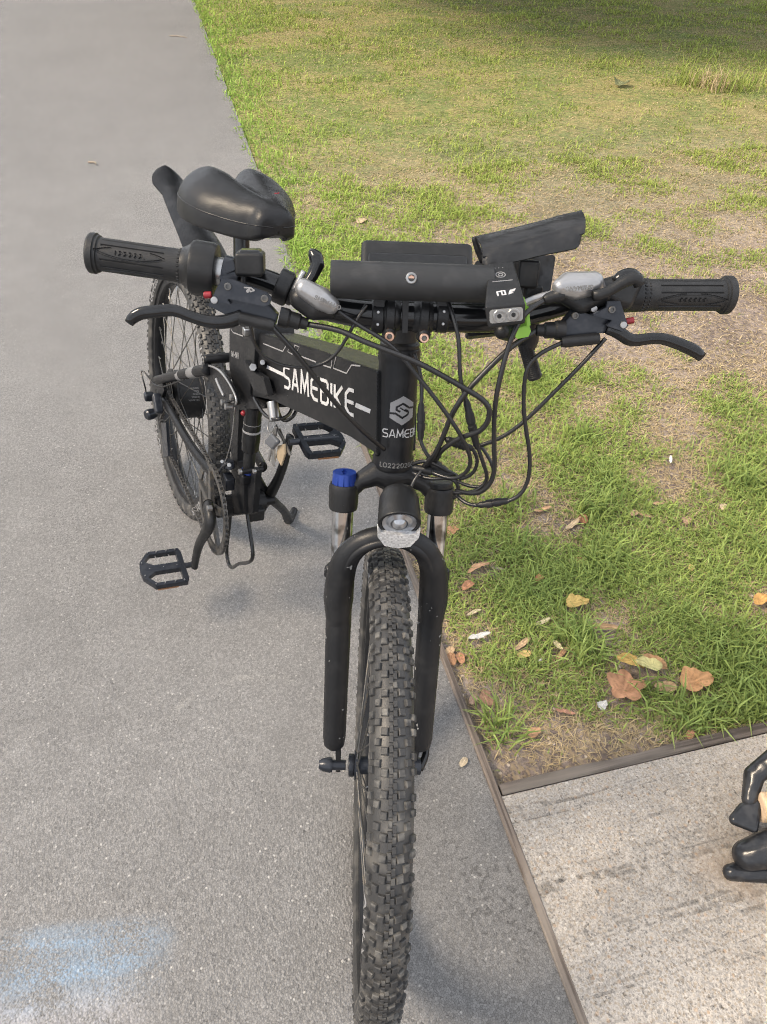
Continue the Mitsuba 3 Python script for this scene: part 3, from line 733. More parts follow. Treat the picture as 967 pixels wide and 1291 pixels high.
# axle ends
ax0 = axle_st
qr = [cyl(ax0 + V(0, 0, -.046), ax0 + V(0, 0, -.076), .0075), lathe(ax0 + V(0, 0, -.066), ax0 + V(0, 0, -.086), [(.001, 0), (.0105, 0), (.0115, .2), (.0095, .7), (.006, 1), (.001, 1)], 16), cyl(ax0 + V(0, 0, -.034), ax0 + V(0, 0, -.042), .0165)]
add(f'{B}__front_axle', qr, 'm_metalblack', 30, STM)
add(f'{B}__front_axle', [cyl(ax0 + V(0, 0, .040), ax0 + V(0, 0, .062), .009), cyl(ax0 + V(0, 0, .056), ax0 + V(0, 0, .066), .0125)], 'm_metalblack', 30, STM)
add(f'{B}__axle_lever', tube([ax0 + V(0, .006, .064), ax0 + V(.012, -.012, .074), ax0 + V(.040, -.035, .074)], [.006, .005, .0035], 12), 'm_gloss', True, STM)

# ---- head tube, stem
add(f'{B}__head_tube', [lathe((.458, 0, 0), (.612, 0, 0), [(.020, 0), (.0258, 0), (.0268, .015), (.0268, .09), (.0250, .12), (.0248, .88), (.0262, .91), (.0262, .985), (.0250, 1), (.015, 1)], 48)], 'm_frame', 30, STM)
nt = meshkit.text_mesh('LO2220206G', .0062, .0004)
def wrap(m, r, al, phi, flip=1):                                      # flat lettering -> head tube (phi about the steering axis from its forward direction)
    m = m.subdivide().subdivide(); x, y, z = m.vertices.T; a = phi + x / r
    m.vertices = np.c_[al + y, (r + z) * np.cos(a), (r + z) * np.sin(a)]; trimesh.repair.fix_normals(m); return m
add(f'{B}__frame_number', wrap(nt, .0268, .4645, -.75), 'm_dimprint', False, STM)
hx = Polygon([(math.sin(math.radians(60 * k)) * .0185, math.cos(math.radians(60 * k)) * .0185) for k in range(6)])
def zig(o):
    return LineString([(.0098, .0062), (0, .0118), (-.0098, .0060), (-.0098, .0022), (.0052, -.0052 + .0015), (0, -.0068)])
cut = unary_union([LineString([(.0160, .0035), (.0088, .0035), (0, .0090), (-.0078, .0045), (-.0078, .0012), (-.0030, -.0014)]).buffer(.0013, cap_style=2, join_style=2),
                   LineString([(-.0160, -.0035), (-.0088, -.0035), (0, -.0090), (.0078, -.0045), (.0078, -.0012), (.0030, .0014)]).buffer(.0013, cap_style=2, join_style=2),
                   LineString([(-.0040, .0040), (.0060, -.0016)]).buffer(.0008, cap_style=2)])
logo = solid(hx.difference(cut), .0004, 0)
add(f'{B}__head_badge', wrap(logo, .0250, .5385, .27), 'm_greyprint', False, STM, label='pale hexagon emblem with a folded letter S')


def strokes(text, w=.62, st=.135, gap=.15):
    """Rounded technical capitals as strokes, one unit tall."""
    out, x = [], 0.0
    for ch in text:
        L = []
        if ch == 'S': L = [[(w, 1), (.14, 1), (0, .86), (0, .62), (.12, .52), (w - .12, .48), (w, .38), (w, .14), (w - .14, 0), (0, 0)]]
        elif ch == 'A': L = [[(0, 0), (w * .42, 1), (w * .58, 1), (w, 0)], [(.16, .30), (w - .16, .30)]]
        elif ch == 'M': L = [[(0, 0), (.08, 1), (w * .5 + .06, .25), (w + .04, 1), (w + .12, 0)]]
        elif ch == 'E': L = [[(w, 1), (.24, 1), (0, .78), (0, .22), (.24, 0), (w, 0)], [(0, .5), (w * .96, .5)]]
        elif ch == 'B': L = [[(0, 0), (0, 1), (w - .14, 1), (w - .02, .88), (w - .02, .62), (w - .12, .52), (0, .52)], [(w - .12, .52), (w, .42), (w, .12), (w - .12, 0), (0, 0)]]
        elif ch == 'I': L = [[(0, 0), (0, 1)]]
        elif ch == 'K': L = [[(0, 0), (0, 1)], [(w, 1), (.10, .52), (w, 0)]]
        adv = 0 if ch == 'I' else (w + .12 if ch == 'M' else w)
        out += [affinity.translate(LineString(l).buffer(st / 2, cap_style=2, join_style=2), x, 0) for l in L]
        x += adv + gap + st * .55
    g = unary_union(out); return affinity.translate(g, 0, 0), x - gap - st * .55


sm, wd = strokes('SAMEBIKE', .72, .13, .16)
k_ = .0098
add(f'{B}__head_tube_lettering', wrap(solid(affinity.scale(sm, k_, k_, origin=(0, 0)), .0004, 0), .0250, .5040, -.70), 'm_white', False, STM)
STEM = f'{B}__stem'
add(f'{STEM}__column', [lathe((.612, 0, 0), (.668, .004, 0), [(.024, 0), (.0245, .10), (.0235, .13), (.0205, .16), (.0205, .7), (.022, 1)], 40)], 'm_matte', 30, STM)
BC = V(.6585, .078, 0)
add(f'{STEM}__clamp', [chain_hull([[(.655, .010, 0, .019), (.658, .045, -.012, .018), (.658, .045, .012, .018)], [(.658, .045, -.018, .017), (.6585, .078, -.018, .0195)], [(.658, .045, .018, .017), (.6585, .078, .018, .0195)]], 24)] + [ring(BC + V(0, 0, z - .0055), BC + V(0, 0, z + .0055), .0222, .012, .0015, 40) for z in (-.0185, .0185)], 'm_matte', 40, STM)
for z in (-.0185, .0195):
    c = np.array((0.638,0.094,-0.003)); c[2] = z
    add(f'{STEM}__lug', chain_hull([[(c[0] + .014, .088, z, .0065), (c[0] + .002, .090, z, .0078), (c[0], .082, z, .0078)]], 18), 'm_matte', 40, STM)
    add(f'{STEM}__bolt', [ring(c + V(0, -.002, 0), c + V(0, .0055, 0), .0052, .0030, .0006, 20)], 'm_copper', 30, STM)
    add(f'{STEM}__bolt', [cyl(c + V(0, -.002, 0), c + V(0, .0040, 0), .0031, .0003, 6)], 'm_darksteel', False, STM)

# ---- handlebar
bar_pts = [(.6585, .078, 0), (.6590, .078, .055), (0.663,0.077,0.113), (0.677,0.076,0.165), (0.689,0.075,0.217), (0.694,0.075,0.27), (0.698,0.075,0.353)]
bar_l = [(0.705,0.075,-0.333), (0.701,0.075,-0.268), (0.698,0.075,-0.235), (0.694,0.075,-0.184), (0.684,0.076,-0.142), (0.668,0.077,-0.103), (.6590, .078, -.050)]
add(f'{B}__handlebar', tube(bar_l + bar_pts, [.011, .011, .0112, .0115, .0125, .0150, .0160, .0160, .0160, .0150, .0125, .0115, .0112, .011], 24), 'm_gloss', True, STM)


def grip(p0, p1):
    """Rubber grip from its outer flange p0 to the inner end p1."""
    p0, p1 = np.asarray(p0), np.asarray(p1); a, b, d = basis(p1 - p0); L = np.linalg.norm(p1 - p0)
    ns, na = 150, 160; h = np.linspace(0, 1, ns); ph = np.arange(na) * 2 * np.pi / na
    H, Pp = np.meshgrid(h, ph, indexing='ij'); x = H * L
    r = np.full_like(H, .0172)
    r = np.where(x < .008, .0208 - .25 * np.maximum(0, .0025 - x) , r)
    r = np.where((x >= .008) & (x < .011), .0190, r)
    groove = (np.abs((Pp * 14 / (2 * np.pi)) % 1 - .5) < .10) & (x > .016) & (x < L * .80)
    for c0 in (1.2, 2.9, 4.6, 0.0 + 6.0):                                   # leaf shaped panels
        u = (x - L * .46) / (L * .36); w = (Pp - c0 + np.pi) % (2 * np.pi) - np.pi
        half = .36 * np.clip(1 - u ** 2, 0, 1); inside = (np.abs(w) < half)
        groove = np.where(inside, False, groove); rim = (np.abs(np.abs(w) - half) < .055) & (np.abs(u) < 1)
        groove = groove | rim
        ch = inside & (np.abs(u) < .42) & (np.abs(w) < .13) & (((x * 190 + np.abs(w) * 3) % 1) < .4); groove = groove | ch
    r = np.where(groove, r - .0013, r)
    r = np.where(x > L * .90, .0172 + .0010 * ((np.floor(x * 330) % 2) * ((np.floor(Pp * 26 / 2 / np.pi * 2)) % 2)), r)
    r[0] = 1e-4; r[1] = .0190; r[-1] = .012
    Hs = H.copy(); Hs[0] = Hs[1] = 0
    pos = p0 + (Hs * L)[..., None] * d + r[..., None] * (np.cos(Pp)[..., None] * a + np.sin(Pp)[..., None] * b)
    i, j = np.meshgrid(np.arange(ns - 1), np.arange(na), indexing='ij'); j2 = (j + 1) % na
    q_ = np.stack([i * na + j, i * na + j2, (i + 1) * na + j2, (i + 1) * na + j], -1).reshape(-1, 4)
    return trimesh.Trimesh(pos.reshape(-1, 3), np.vstack([q_[:, [0, 1, 2]], q_[:, [0, 2, 3]]]), process=False)


add(f'{B}__grip', grip((0.707,0.075,-0.34), (0.698,0.075,-0.24)), 'm_grip', 40, STM)
add(f'{B}__grip', grip((0.698,0.075,0.361), (0.693,0.075,0.255)), 'm_grip', 40, STM)
g0, g1 = np.array((0.699,0.075,-0.244)), np.array((0.695,0.075,-0.206))
add(f'{B}__throttle', lathe(g0, g1, [(.016, 0), (.0190, .02), (.0205, .10), (.0235, .22), (.0275, .30), (.0285, .40), (.0285, .86), (.0270, .97), (.022, 1), (.012, 1)], 56), 'm_matte', 30, STM)
add(f'{B}__bar_collar', cyl((0.695,0.075,-0.208), (0.694,0.075,-0.199), .0150, .001), 'm_steel', 30, STM)
add(f'{B}__bar_clamp', [cyl((0.694,0.075,-0.2), (0.691,0.075,-0.182), .0185, .0015), slab([(0.705,0.097,-0.195),(0.709,0.097,-0.186),(0.699,0.097,-0.183),(0.694,0.097,-0.194)], V(0, -.012, 0)), slab([(0.692,0.097,-0.201),(0.694,0.097,-0.181),(0.682,0.097,-0.183),(0.682,0.097,-0.198)], V(0, -.02, 0))], 'm_metalblack', 30, STM)
add(f'{B}__bar_clamp', [cyl((0.685,0.076,-0.143), (0.679,0.076,-0.128), .0190, .003), cyl((0.679,0.076,-0.128), (0.677,0.076,-0.123), .0155, .001)], 'm_matte', 30, STM)
SW = f'{B}__switch_box'
c = np.array((0.706,0.105,-0.166))
swax = [unit(V(.05, .1, 1)), unit(V(1, .1, 0)), unit(V(-.1, 1, 0))]
add(f'{SW}__body', block(np.array((0.706,0.098,-0.168)), swax, (.030, .024, .026), .004), 'm_matte', 40, STM)
add(f'{SW}__button', block(np.array((0.716,0.097,-0.168)), swax, (.024, .008, .020), .003), 'm_gloss', 40, STM)
add(f'{SW}__button', block(np.array((0.708,0.097,-0.155)), swax, (.004, .018, .018), .0018), 'm_matte', 40, STM)
add(f'{SW}__strap', tube([(0.699,0.098,-0.174),(0.685,0.098,-0.175),(0.68,0.098,-0.173)], .003, 8), 'm_matte', True, STM)

# brake levers
BL = f'{B}__brake_lever'
def brake(P, body, lid, lever, lever_r, boot, barrel, knob, pivots, screws, mark):
    add(f'{P}__master_cylinder', slab(body, V(0, -.020, 0), .003, .002), 'm_metalblack', 30, STM)
    add(f'{P}__reservoir_lid', slab(lid, V(0, -.006, 0), .0015, .001), 'm_metalblack', 30, STM)
    add(f'{P}__blade', tube(lever, lever_r, 16, squash=((0, 1, 0), .62)), 'm_gloss', True, STM)
    add(f'{P}__hose_boot', lathe(boot[0], boot[1], [(.001, 0), (.0105, 0), (.0105, .3), (.0088, .38), (.0086, .7), (.0066, .76), (.0060, 1), (.003, 1)], 24), 'm_matte', 30, STM)
    add(f'{P}__adjuster_barrel', lathe(barrel[0], barrel[1], [(.001, 0), (.0058, 0), (.0062, .1), (.0062, .9), (.0052, 1), (.001, 1)], 20), 'm_matte', 30, STM)
    add(f'{P}__red_knob', cyl(*knob, .0035, .001, 18), 'm_red', 30, STM, label='small red adjusting knob')
    for p in pivots:
        p = np.array(p); add(f'{P}__pivot', cyl(p - V(0, .004, 0), p + V(0, .0012, 0), .0036, .0006, 18), 'm_silver', 30, STM)
    for p in screws:
        p = np.array(p); add(f'{P}__screw', [ring(p - V(0, .003, 0), p + V(0, .0008, 0), .0038, .0020, .0004, 18), cyl(p - V(0, .003, 0), p - V(0, .0008, 0), .0022, .0002, 6)], 'm_darksteel', False, STM)
    if mark: add(f'{P}__mark', mark, 'm_greyprint', False, STM)


Pl = key_for(BL)
mk = [decal(LineString([(0, 0), (.006, .002), (.010, .001)]).buffer(.0007), (0.684,0.128,-0.17), V(-.35, 0, 1), V(1, 0, .3)), decal(Point(.004, .001).buffer(.0017), (0.681,0.128,-0.171), V(-.35, 0, 1), V(1, 0, .3)), decal(LineString([(0, 0), (.002, .003), (.004, .0005), (.007, .003)]).buffer(.0006), (0.681,0.128,-0.168), V(-.35, 0, 1), V(1, 0, .3))]
brake(Pl, [(0.668,0.118,-0.207),(0.686,0.118,-0.198),(0.68,0.118,-0.178),(0.667,0.118,-0.148),(0.657,0.118,-0.138),(0.645,0.118,-0.141),(0.645,0.118,-0.161),(0.65,0.118,-0.182),(0.663,0.118,-0.21)],
      [(0.668,0.127,-0.206),(0.691,0.127,-0.193),(0.691,0.127,-0.182),(0.68,0.127,-0.148),(0.675,0.127,-0.143),(0.668,0.127,-0.145),(0.666,0.127,-0.151),(0.672,0.127,-0.189),(0.666,0.127,-0.184)],
      [(0.655,0.12,-0.174),(0.65,0.12,-0.185),(0.647,0.12,-0.202),(0.649,0.12,-0.218),(0.654,0.12,-0.234),(0.657,0.12,-0.244),(0.655,0.12,-0.263),(0.652,0.12,-0.279),(0.646,0.12,-0.288),(0.642,0.12,-0.291)], [.0066, .0076, .0069, .0063, .0059, .0062, .0063, .0066, .0064, .0048],
      ((0.655,0.11,-0.137), (0.648,0.108,-0.107)), ((0.653,0.122,-0.177), (0.646,0.122,-0.141)), ((0.673,0.114,-0.214), (0.674,0.114,-0.206)),
      [(0.67,0.128,-0.201)], [(0.684,0.128,-0.187), (0.674,0.128,-0.15)], mk)
Pr = key_for(BL)
brake(Pr, [(0.657,0.112,0.164),(0.676,0.112,0.178),(0.673,0.112,0.194),(0.682,0.112,0.21),(0.686,0.112,0.225),(0.664,0.112,0.237),(0.654,0.112,0.234),(0.654,0.112,0.211),(0.644,0.112,0.171)],
      [(0.673,0.122,0.193),(0.682,0.122,0.207),(0.688,0.122,0.207),(0.689,0.122,0.221),(0.664,0.122,0.234),(0.658,0.122,0.229),(0.663,0.122,0.21),(0.669,0.122,0.216),(0.67,0.122,0.208)],
      [(0.659,0.115,0.214),(0.655,0.115,0.229),(0.649,0.115,0.241),(0.65,0.115,0.256),(0.652,0.115,0.27),(0.65,0.115,0.285),(0.644,0.115,0.305),(0.639,0.115,0.317),(0.634,0.115,0.324)], [.0055, .0070, .0068, .0063, .0061, .0063, .0066, .0070, .0055],
      ((0.655,0.108,0.17), (0.653,0.106,0.14)), ((0.649,0.116,0.206), (0.643,0.116,0.166)), ((0.669,0.108,0.244), (0.667,0.108,0.235)),
      [(0.665,0.123,0.228), (0.679,0.113,0.197)], [(0.68,0.123,0.213), (0.671,0.113,0.178)], None)

# gear shifters
GS = f'{B}__gear_shifter'
def pod_text(txt, o, x, y, h): return meshkit.text_mesh(txt, h, .0004, True).apply_transform(plane_M(np.asarray(o, float), np.asarray(x, float), np.asarray(y, float)))
Sl = key_for(GS)
add(f'{Sl}__silver_cover', chain_hull([[(*(0.685,0.118,-0.11), .010), (*(0.676,0.118,-0.093), .012), (*(0.67,0.117,-0.083), .0095), (*(0.676,0.1,-0.099), .012)]], 24), 'm_silver', 50, STM)
add(f'{Sl}__body', chain_hull([[(*(0.674,0.108,-0.114), .0125), (*(0.665,0.108,-0.101), .0125), (*(0.661,0.106,-0.085), .008), (*(0.673,0.085,-0.105), .014)]], 24), 'm_matte', 50, STM)
add(f'{Sl}__shift_paddle', chain_hull([[(*(0.688,0.1,-0.109), .0055), (*(0.697,0.098,-0.103), .0062)], [(*(0.697,0.098,-0.103), .0062), (*(0.708,0.096,-0.098), .0072)], [(*(0.708,0.096,-0.098), .0072), (*(0.715,0.094,-0.1), .0076), (*(0.719,0.094,-0.103), .0050)]], 18), 'm_gloss', 50, STM)
add(f'{Sl}__paddle_arm', tube([(0.681,0.096,-0.121),(0.693,0.096,-0.116),(0.701,0.096,-0.112)], [.0042, .0036, .003], 10), 'm_silver', True, STM)
a0, a1 = np.array((0.677,0.133,-0.1)), np.array((0.67,0.13,-0.082))
add(f'{Sl}__lettering', pod_text('SHIMANO', a0, a1 - a0, V(1, .2, .4), .0044), 'm_dimprint', False, STM)
Sr = key_for(GS)
add(f'{Sr}__silver_cover', chain_hull([[(*(0.7,0.12,0.156), .009), (*(0.704,0.112,0.165), .011), (*(0.706,0.112,0.192), .011), (*(0.697,0.116,0.172), .010), (*(0.701,0.108,0.198), .009), (*(0.7,0.095,0.17), .010), (*(0.704,0.095,0.198), .010)]], 24), 'm_silver', 50, STM)
add(f'{Sr}__cover_lid', slab([(0.712,0.108,0.165),(0.714,0.108,0.172),(0.715,0.108,0.195),(0.712,0.108,0.2),(0.711,0.108,0.193),(0.71,0.108,0.171)], V(-.004, -.02, 0), .001, .001), 'm_matte', 30, STM)
add(f'{Sr}__body', chain_hull([[(*(0.69,0.108,0.165), .008), (*(0.682,0.108,0.184), .0095), (*(0.693,0.104,0.204), .012), (*(0.696,0.088,0.201), .013), (*(0.689,0.088,0.18), .010)], [(*(0.696,0.1,0.204), .012), (*(0.707,0.09,0.241), .012), (*(0.688,0.095,0.234), .011), (*(0.683,0.098,0.219), .008)]], 24), 'm_matte', 50, STM)
add(f'{Sr}__thumb_lever', tube([(0.693,0.125,0.19),(0.696,0.125,0.201),(0.705,0.125,0.215),(0.711,0.125,0.225),(0.712,0.125,0.233),(0.706,0.125,0.237)], [.0055, .0058, .0056, .0062, .0068, .0060], 14), 'm_matte', True, STM)
add(f'{Sr}__thumb_lever', tube([(0.706,0.102,0.219),(0.712,0.102,0.225),(0.714,0.102,0.236),(0.711,0.102,0.243)], [.006, .0075, .0078, .006], 14), 'm_gloss', True, STM)
add(f'{Sr}__cable_arm', tube([(0.691,0.104,0.156),(0.688,0.104,0.143),(0.683,0.104,0.129),(0.677,0.104,0.119)], [.0050, .0046, .0042, .0035], 12), 'm_silver', True, STM)
add(f'{Sr}__cable_boot', lathe((0.693,0.118,0.159), (0.686,0.12,0.14), [(.001, 0), (.0080, 0), (.0085, .3), (.0062, .5), (.0060, .8), (.0042, 1), (.001, 1)], 20), 'm_matte', 30, STM)
a0, a1 = np.array((0.704,0.124,0.189)), np.array((0.701,0.128,0.161))
add(f'{Sr}__lettering', pod_text('SHIMANO', a0, a1 - a0, V(-1, 0, 0), .0046), 'm_dimprint', False, STM)
add(f'{B}__bar_clamp', cyl((0.692,0.075,0.24), (0.693,0.075,0.258), .0185, .002), 'm_matte', 30, STM)

# display, extension tube
DI = f'{B}__display'
x0, x1 = (0.726,0.035,-0.052), (0.728,0.035,0.077)
dl = (x0[2] + x1[2]) / 2; dw = x1[2] - x0[2]
dax = np.array([unit(V(x1[0] - x0[0], 0, x1[2] - x0[2])), unit(V(.78, -.62, 0)), unit(V(.62, .78, 0))])
dax[2] = np.cross(dax[0], dax[1]); 
add(f'{DI}__housing', block(V((x0[0] + x1[0]) / 2 - .030, .030, dl), dax, (dw, .085, .022), .0065), 'm_matte', 40, STM)
add(f'{DI}__back_plate', block(V((x0[0] + x1[0]) / 2 - .034, .042, dl), dax, (dw * .88, .066, .014), .003), 'm_gloss', 40, STM)
for u_ in (476, 557):
    cc_ = np.array((0.657,0.079,-0.032)) if u_ == 476 else np.array((0.661,0.079,0.039))
    add(f'{DI}__clamp', [ring(cc_ - V(0, 0, .0065), cc_ + V(0, 0, .0065), .0188, .014, .001, 36), slab([cc_ + V(.012, .017, -.0055), cc_ + V(.030, .014, -.0055), cc_ + V(.030, .014, .0055), cc_ + V(.012, .017, .0055)], V(0, -.012, 0), .0008)], 'm_matte', 30, STM)
    for dv in (-.007, .006):
        add(f'{DI}__clamp_screw', cyl(cc_ + V(dv, .012, 0), cc_ + V(dv, .0195, 0), .0016, .0003, 10), 'm_steel', 30, STM)
EX = f'{B}__extension_tube'
e0, e1 = np.array((0.695,0.108,-0.084)), np.array((0.698,0.108,0.086))
add(f'{EX}__tube', lathe(e0, e1, [(.0001, .004), (.0165, .004), (.0175, .0015), (.0190, .006), (.0192, .02), (.0192, .98), (.0190, .994), (.0175, .9985), (.0165, .996), (.0001, .996)], 48), 'm_rubtube', 40, STM)
ec = np.array((0.701,0.127,-0.001))
add(f'{EX}__bolt', [ring(ec - V(0, .004, 0), ec + V(0.0006, .0014, 0), .0058, .0034, .0007, 24)], 'm_steel', 30, STM)
add(f'{EX}__bolt', [cyl(ec - V(0, .004, 0), ec + V(0, -.0004, 0), .0036, .0004, 6)], 'm_copper', False, STM)
add(f'{EX}__bracket', [slab([(0.682,0.099,-0.007),(0.682,0.099,0.0),(0.643,0.099,0.001),(0.642,0.099,-0.005)], V(0, -.006, 0), .001)], 'm_matte', 30, STM)
add(f'{EX}__bracket', [slab([(0.677,0.094,-0.037),(0.677,0.094,-0.025),(0.664,0.094,-0.026),(0.664,0.094,-0.034)], V(0, -.006, 0), .001)], 'm_matte', 30, STM)
add(f'{EX}__bracket', [slab([(0.678,0.094,0.03),(0.679,0.094,0.044),(0.666,0.094,0.042),(0.665,0.094,0.033)], V(0, -.006, 0), .001)], 'm_matte', 30, STM)

# ---- phone pouch (a thing of its own)
PH = 'phone_pouch'
note(PH, 'black phone pouch with a folded sun visor on the handlebar', 'phone holder')
add(f'{PH}__back_panel', slab([(0.728,0.045,0.081), (0.741,0.045,0.175), (0.709,0.038,0.172), (0.661,0.026,0.167), (0.637,0.022,0.146), (0.625,0.022,0.074), (0.673,0.032,0.076)], V(-.006, -.016, 0), .002, .004), 'm_pouch', 30, STM)
nu, nv = 40, 26; vis = []
c00, c10, c11, c01 = map(np.array, ((0.744,0.05,0.073), (0.777,0.05,0.187), (0.74,0.088,0.182), (0.713,0.088,0.079)))
for i in range(nu):
    for j in range(nv):
        a, b = i / (nu - 1), j / (nv - 1)
        p = (c00 * (1 - a) + c10 * a) * (1 - b) + (c01 * (1 - a) + c11 * a) * b
        p = p + V(.006, .010, 0) * math.sin(math.pi * b) + V(.0, .002, 0) * math.exp(-((b - .62 + .12 * a) / .05) ** 2) * min(1, 3 * a) * math.exp(-((a - .5) / .4) ** 4)
        ca = min(a, 1 - a) * (nu - 1) / 4.0
        if b > .78 and ca < 1: p = p + (c00 - c01) * (.13 * (1 - math.sqrt(max(0, 1 - (1 - ca) ** 2))))
        p = p + V(.0012, .0012, 0) * (meshkit.noise(np.array([[a * 5, b * 4, 2.]]), 5)[0] - .5)
        vis.append(p)
vis = np.array(vis); i, j = np.meshgrid(np.arange(nu - 1), np.arange(nv - 1), indexing='ij')
qd = np.stack([i * nv + j, (i + 1) * nv + j, (i + 1) * nv + j + 1, i * nv + j + 1], -1).reshape(-1, 4)
n_ = len(vis); bk = vis - V(.0012, .0022, 0)
loop = [i * nv for i in range(nu)] + [(nu - 1) * nv + j for j in range(1, nv)] + [i * nv + nv - 1 for i in range(nu - 2, -1, -1)] + [j for j in range(nv - 2, 0, -1)]
ed = [[a, b, b + n_, a + n_] for a, b in zip(loop, loop[1:] + loop[:1])]
qq = np.vstack([qd, qd[:, ::-1] + n_, ed])
add(f'{PH}__visor', trimesh.Trimesh(np.vstack([vis, bk]), np.vstack([qq[:, [0, 1, 2]], qq[:, [0, 2, 3]]]), process=False), 'm_pouch', 40, STM)
add(f'{PH}__hinge', tube([(0.743,0.046,0.072), (0.731,0.044,0.078), (0.718,0.042,0.086)], [.003, .004, .004], 10), 'm_pouch', True, STM)
add(f'{PH}__mount', [block(np.array((0.708,0.052,0.135)), np.eye(3), (.030, .016, .024), .003), block(np.array((0.685,0.048,0.145)), np.eye(3), (.022, .014, .020), .003)], 'm_matte', 40, STM)
add(f'{PH}__bar_arm', chain_hull([[(*(0.658,0.07,0.137), .014), (*(0.638,0.066,0.144), .010)], [(*(0.638,0.066,0.144), .010), (*(0.627,0.064,0.142), .009)]], 18), 'm_matte', 50, STM)
st0, st1 = np.array((0.634,0.066,0.138)), np.array((0.593,0.066,0.156))
add(f'{PH}__ribbed_stub', lathe(st0, st1, [(.0001, 0)] + [(.0076 + .0006 * (k % 2) + .0008 * k / 36, .02 + .93 * k / 36) for k in range(37)] + [(.0070, 1), (.0001, 1)], 24), 'm_matte', 20, STM)

# ---- clip-on bicycle light (a thing of its own)
CL_ = 'clip_on_light'
note(CL_, 'black clip-on bike light with two LEDs and a green clip', 'bicycle light')
ft, fb = np.array([(0.679,0.165,0.073), (0.684,0.165,0.108)]), np.array([(0.663,0.163,0.078), (0.669,0.163,0.11)])
bt = np.array([(0.716,0.1,0.084), (0.719,0.1,0.106)])
dn = (fb - ft).mean(0)
add(f'{CL_}__body', hull([(*p, .0025) for p in (*ft, *(fb + dn * .05), *bt, *(bt + dn * 1.0))], 12), 'm_matte', 35, STM)
fn = unit(np.cross(ft[1] - ft[0], fb[0] - ft[0])); fn = fn if fn[1] > 0 else -fn
fc = (ft.mean(0) + fb.mean(0)) / 2; fx_ = unit(ft[1] - ft[0]); fy_ = unit(np.cross(fn, fx_)); fy_ = fy_ if fy_[0] > 0 else -fy_
fw_, fh_ = np.linalg.norm(ft[1] - ft[0]), np.linalg.norm(dn)
add(f'{CL_}__lens', solid(Polygon([(-fw_ * .47, -fh_ * .42), (fw_ * .47, -fh_ * .42), (fw_ * .47, fh_ * .42), (-fw_ * .47, fh_ * .42)]).buffer(-.003).buffer(.003), .0015, .0006).apply_transform(plane_M(fc + fn * .0024, fx_, fy_)), 'm_ledlens', 30, STM)
for s_ in (-1, 1):
    cc_ = fc + fn * .0036 + fx_ * fw_ * .20 * s_
    add(f'{CL_}__led', [ring(cc_, cc_ + fn * .0014, .0066, .0048, .0004, 24)], 'm_steel', 30, STM)
    add(f'{CL_}__led', [cyl(cc_, cc_ + fn * .0009, .0022, .0003, 14)], 'm_matte', 30, STM)
tn = unit(np.cross(ft[1] - ft[0], bt[0] - ft[0])); tn = tn if tn[0] > 0 else -tn
tx_ = unit((ft[1] - ft[0]) + (bt[1] - bt[0])); ty_ = unit(np.cross(tn, tx_)); 
if ty_ @ (bt[0] - ft[0]) < 0: ty_ = -ty_
to = (ft.mean(0) + bt.mean(0)) / 2 + tn * .0026; tl = np.linalg.norm(bt.mean(0) - ft.mean(0))
MT = plane_M(to, tx_, ty_)
prints = [Point(0, tl * .20).buffer(.0052).difference(Point(0, tl * .20).buffer(.0044)), Point(0, tl * .20).buffer(.0026).difference(Point(0, tl * .20).buffer(.0018)), LineString([(-.010, tl * .045), (.010, tl * .045)]).buffer(.0005)] + [Point(-.0075 + .004 * k, tl * .37).buffer(.0005) for k in range(4)]
add(f'{CL_}__button_print', solid(unary_union(prints), .0004, 0).apply_transform(MT), 'm_greyprint', False, STM)
mark = unary_union([LineString([(-.0090, -.0006), (-.0090, .0060), (-.0058, .0060)]).buffer(.0009), LineString([(-.0045, 0), (-.0045, .0068), (-.0012, .0068), (-.0012, 0), (-.0045, 0)]).buffer(.0008), Polygon([(.0012, -.0004), (.0040, .0070), (.0105, .0090), (.0085, .0045), (.0060, .0040), (.0068, .0015)])])
add(f'{CL_}__logo_print', solid(affinity.translate(mark, 0, -tl * .28), .0004, 0).apply_transform(MT), 'm_white', False, STM)
add(f'{CL_}__green_clip', [slab([(0.687,0.12,0.115),(0.688,0.12,0.119),(0.674,0.12,0.126),(0.668,0.12,0.126),(0.669,0.12,0.12)], V(0, -.02, 0), .001), slab([(0.653,0.115,0.113),(0.66,0.115,0.129),(0.653,0.115,0.132),(0.647,0.115,0.13),(0.644,0.115,0.118),(0.647,0.115,0.115)], V(0, -.016, 0), .001, .001), slab([(0.68,0.118,0.122),(0.678,0.118,0.126),(0.659,0.118,0.13),(0.658,0.118,0.126)], V(0, -.012, 0), .001)], 'm_green', 30, STM, label='bright green clip')
add(f'{CL_}__swivel', [chain_hull([[(*(0.651,0.11,0.102), .009), (*(0.648,0.092,0.113), .010)]], 18)], 'm_matte', 50, STM)

# ---- front lamp
HL = f'{B}__headlight'
lc = np.array((0.415,0.092,0.006)); ld = unit(V(-.52, .85, 0))
add(f'{HL}__housing', lathe(lc - ld * .046 + V(.004, 0, 0), lc, [(.0001, 0), (.016, 0), (.021, .06), (.0245, .25), (.0255, .55), (.0265, .97), (.0255, 1), (.0225, .995), (.0200, .93), (.0001, .90)], 48), 'm_matte', 40, STM)
add(f'{HL}__lens', [lathe(lc - ld * .004, lc + ld * .002, [(.0215, 0), (.021, .5), (.016, .2), (.011, .75), (.010, .4), (.0075, 1.25), (.003, 1.6), (.0001, 1.65)], 40)], 'm_lens', 40, STM, label='clear bulging lens')
ru, rn = unit(V(-.95, -.25, 0)), V(.25, -.95, 0)
ro = lc + ld * .0015 + unit(np.cross(V(0, 0, 1), ld)) * 0
rp = lambda a, b: ro + ru * a + V(0, 0, b)
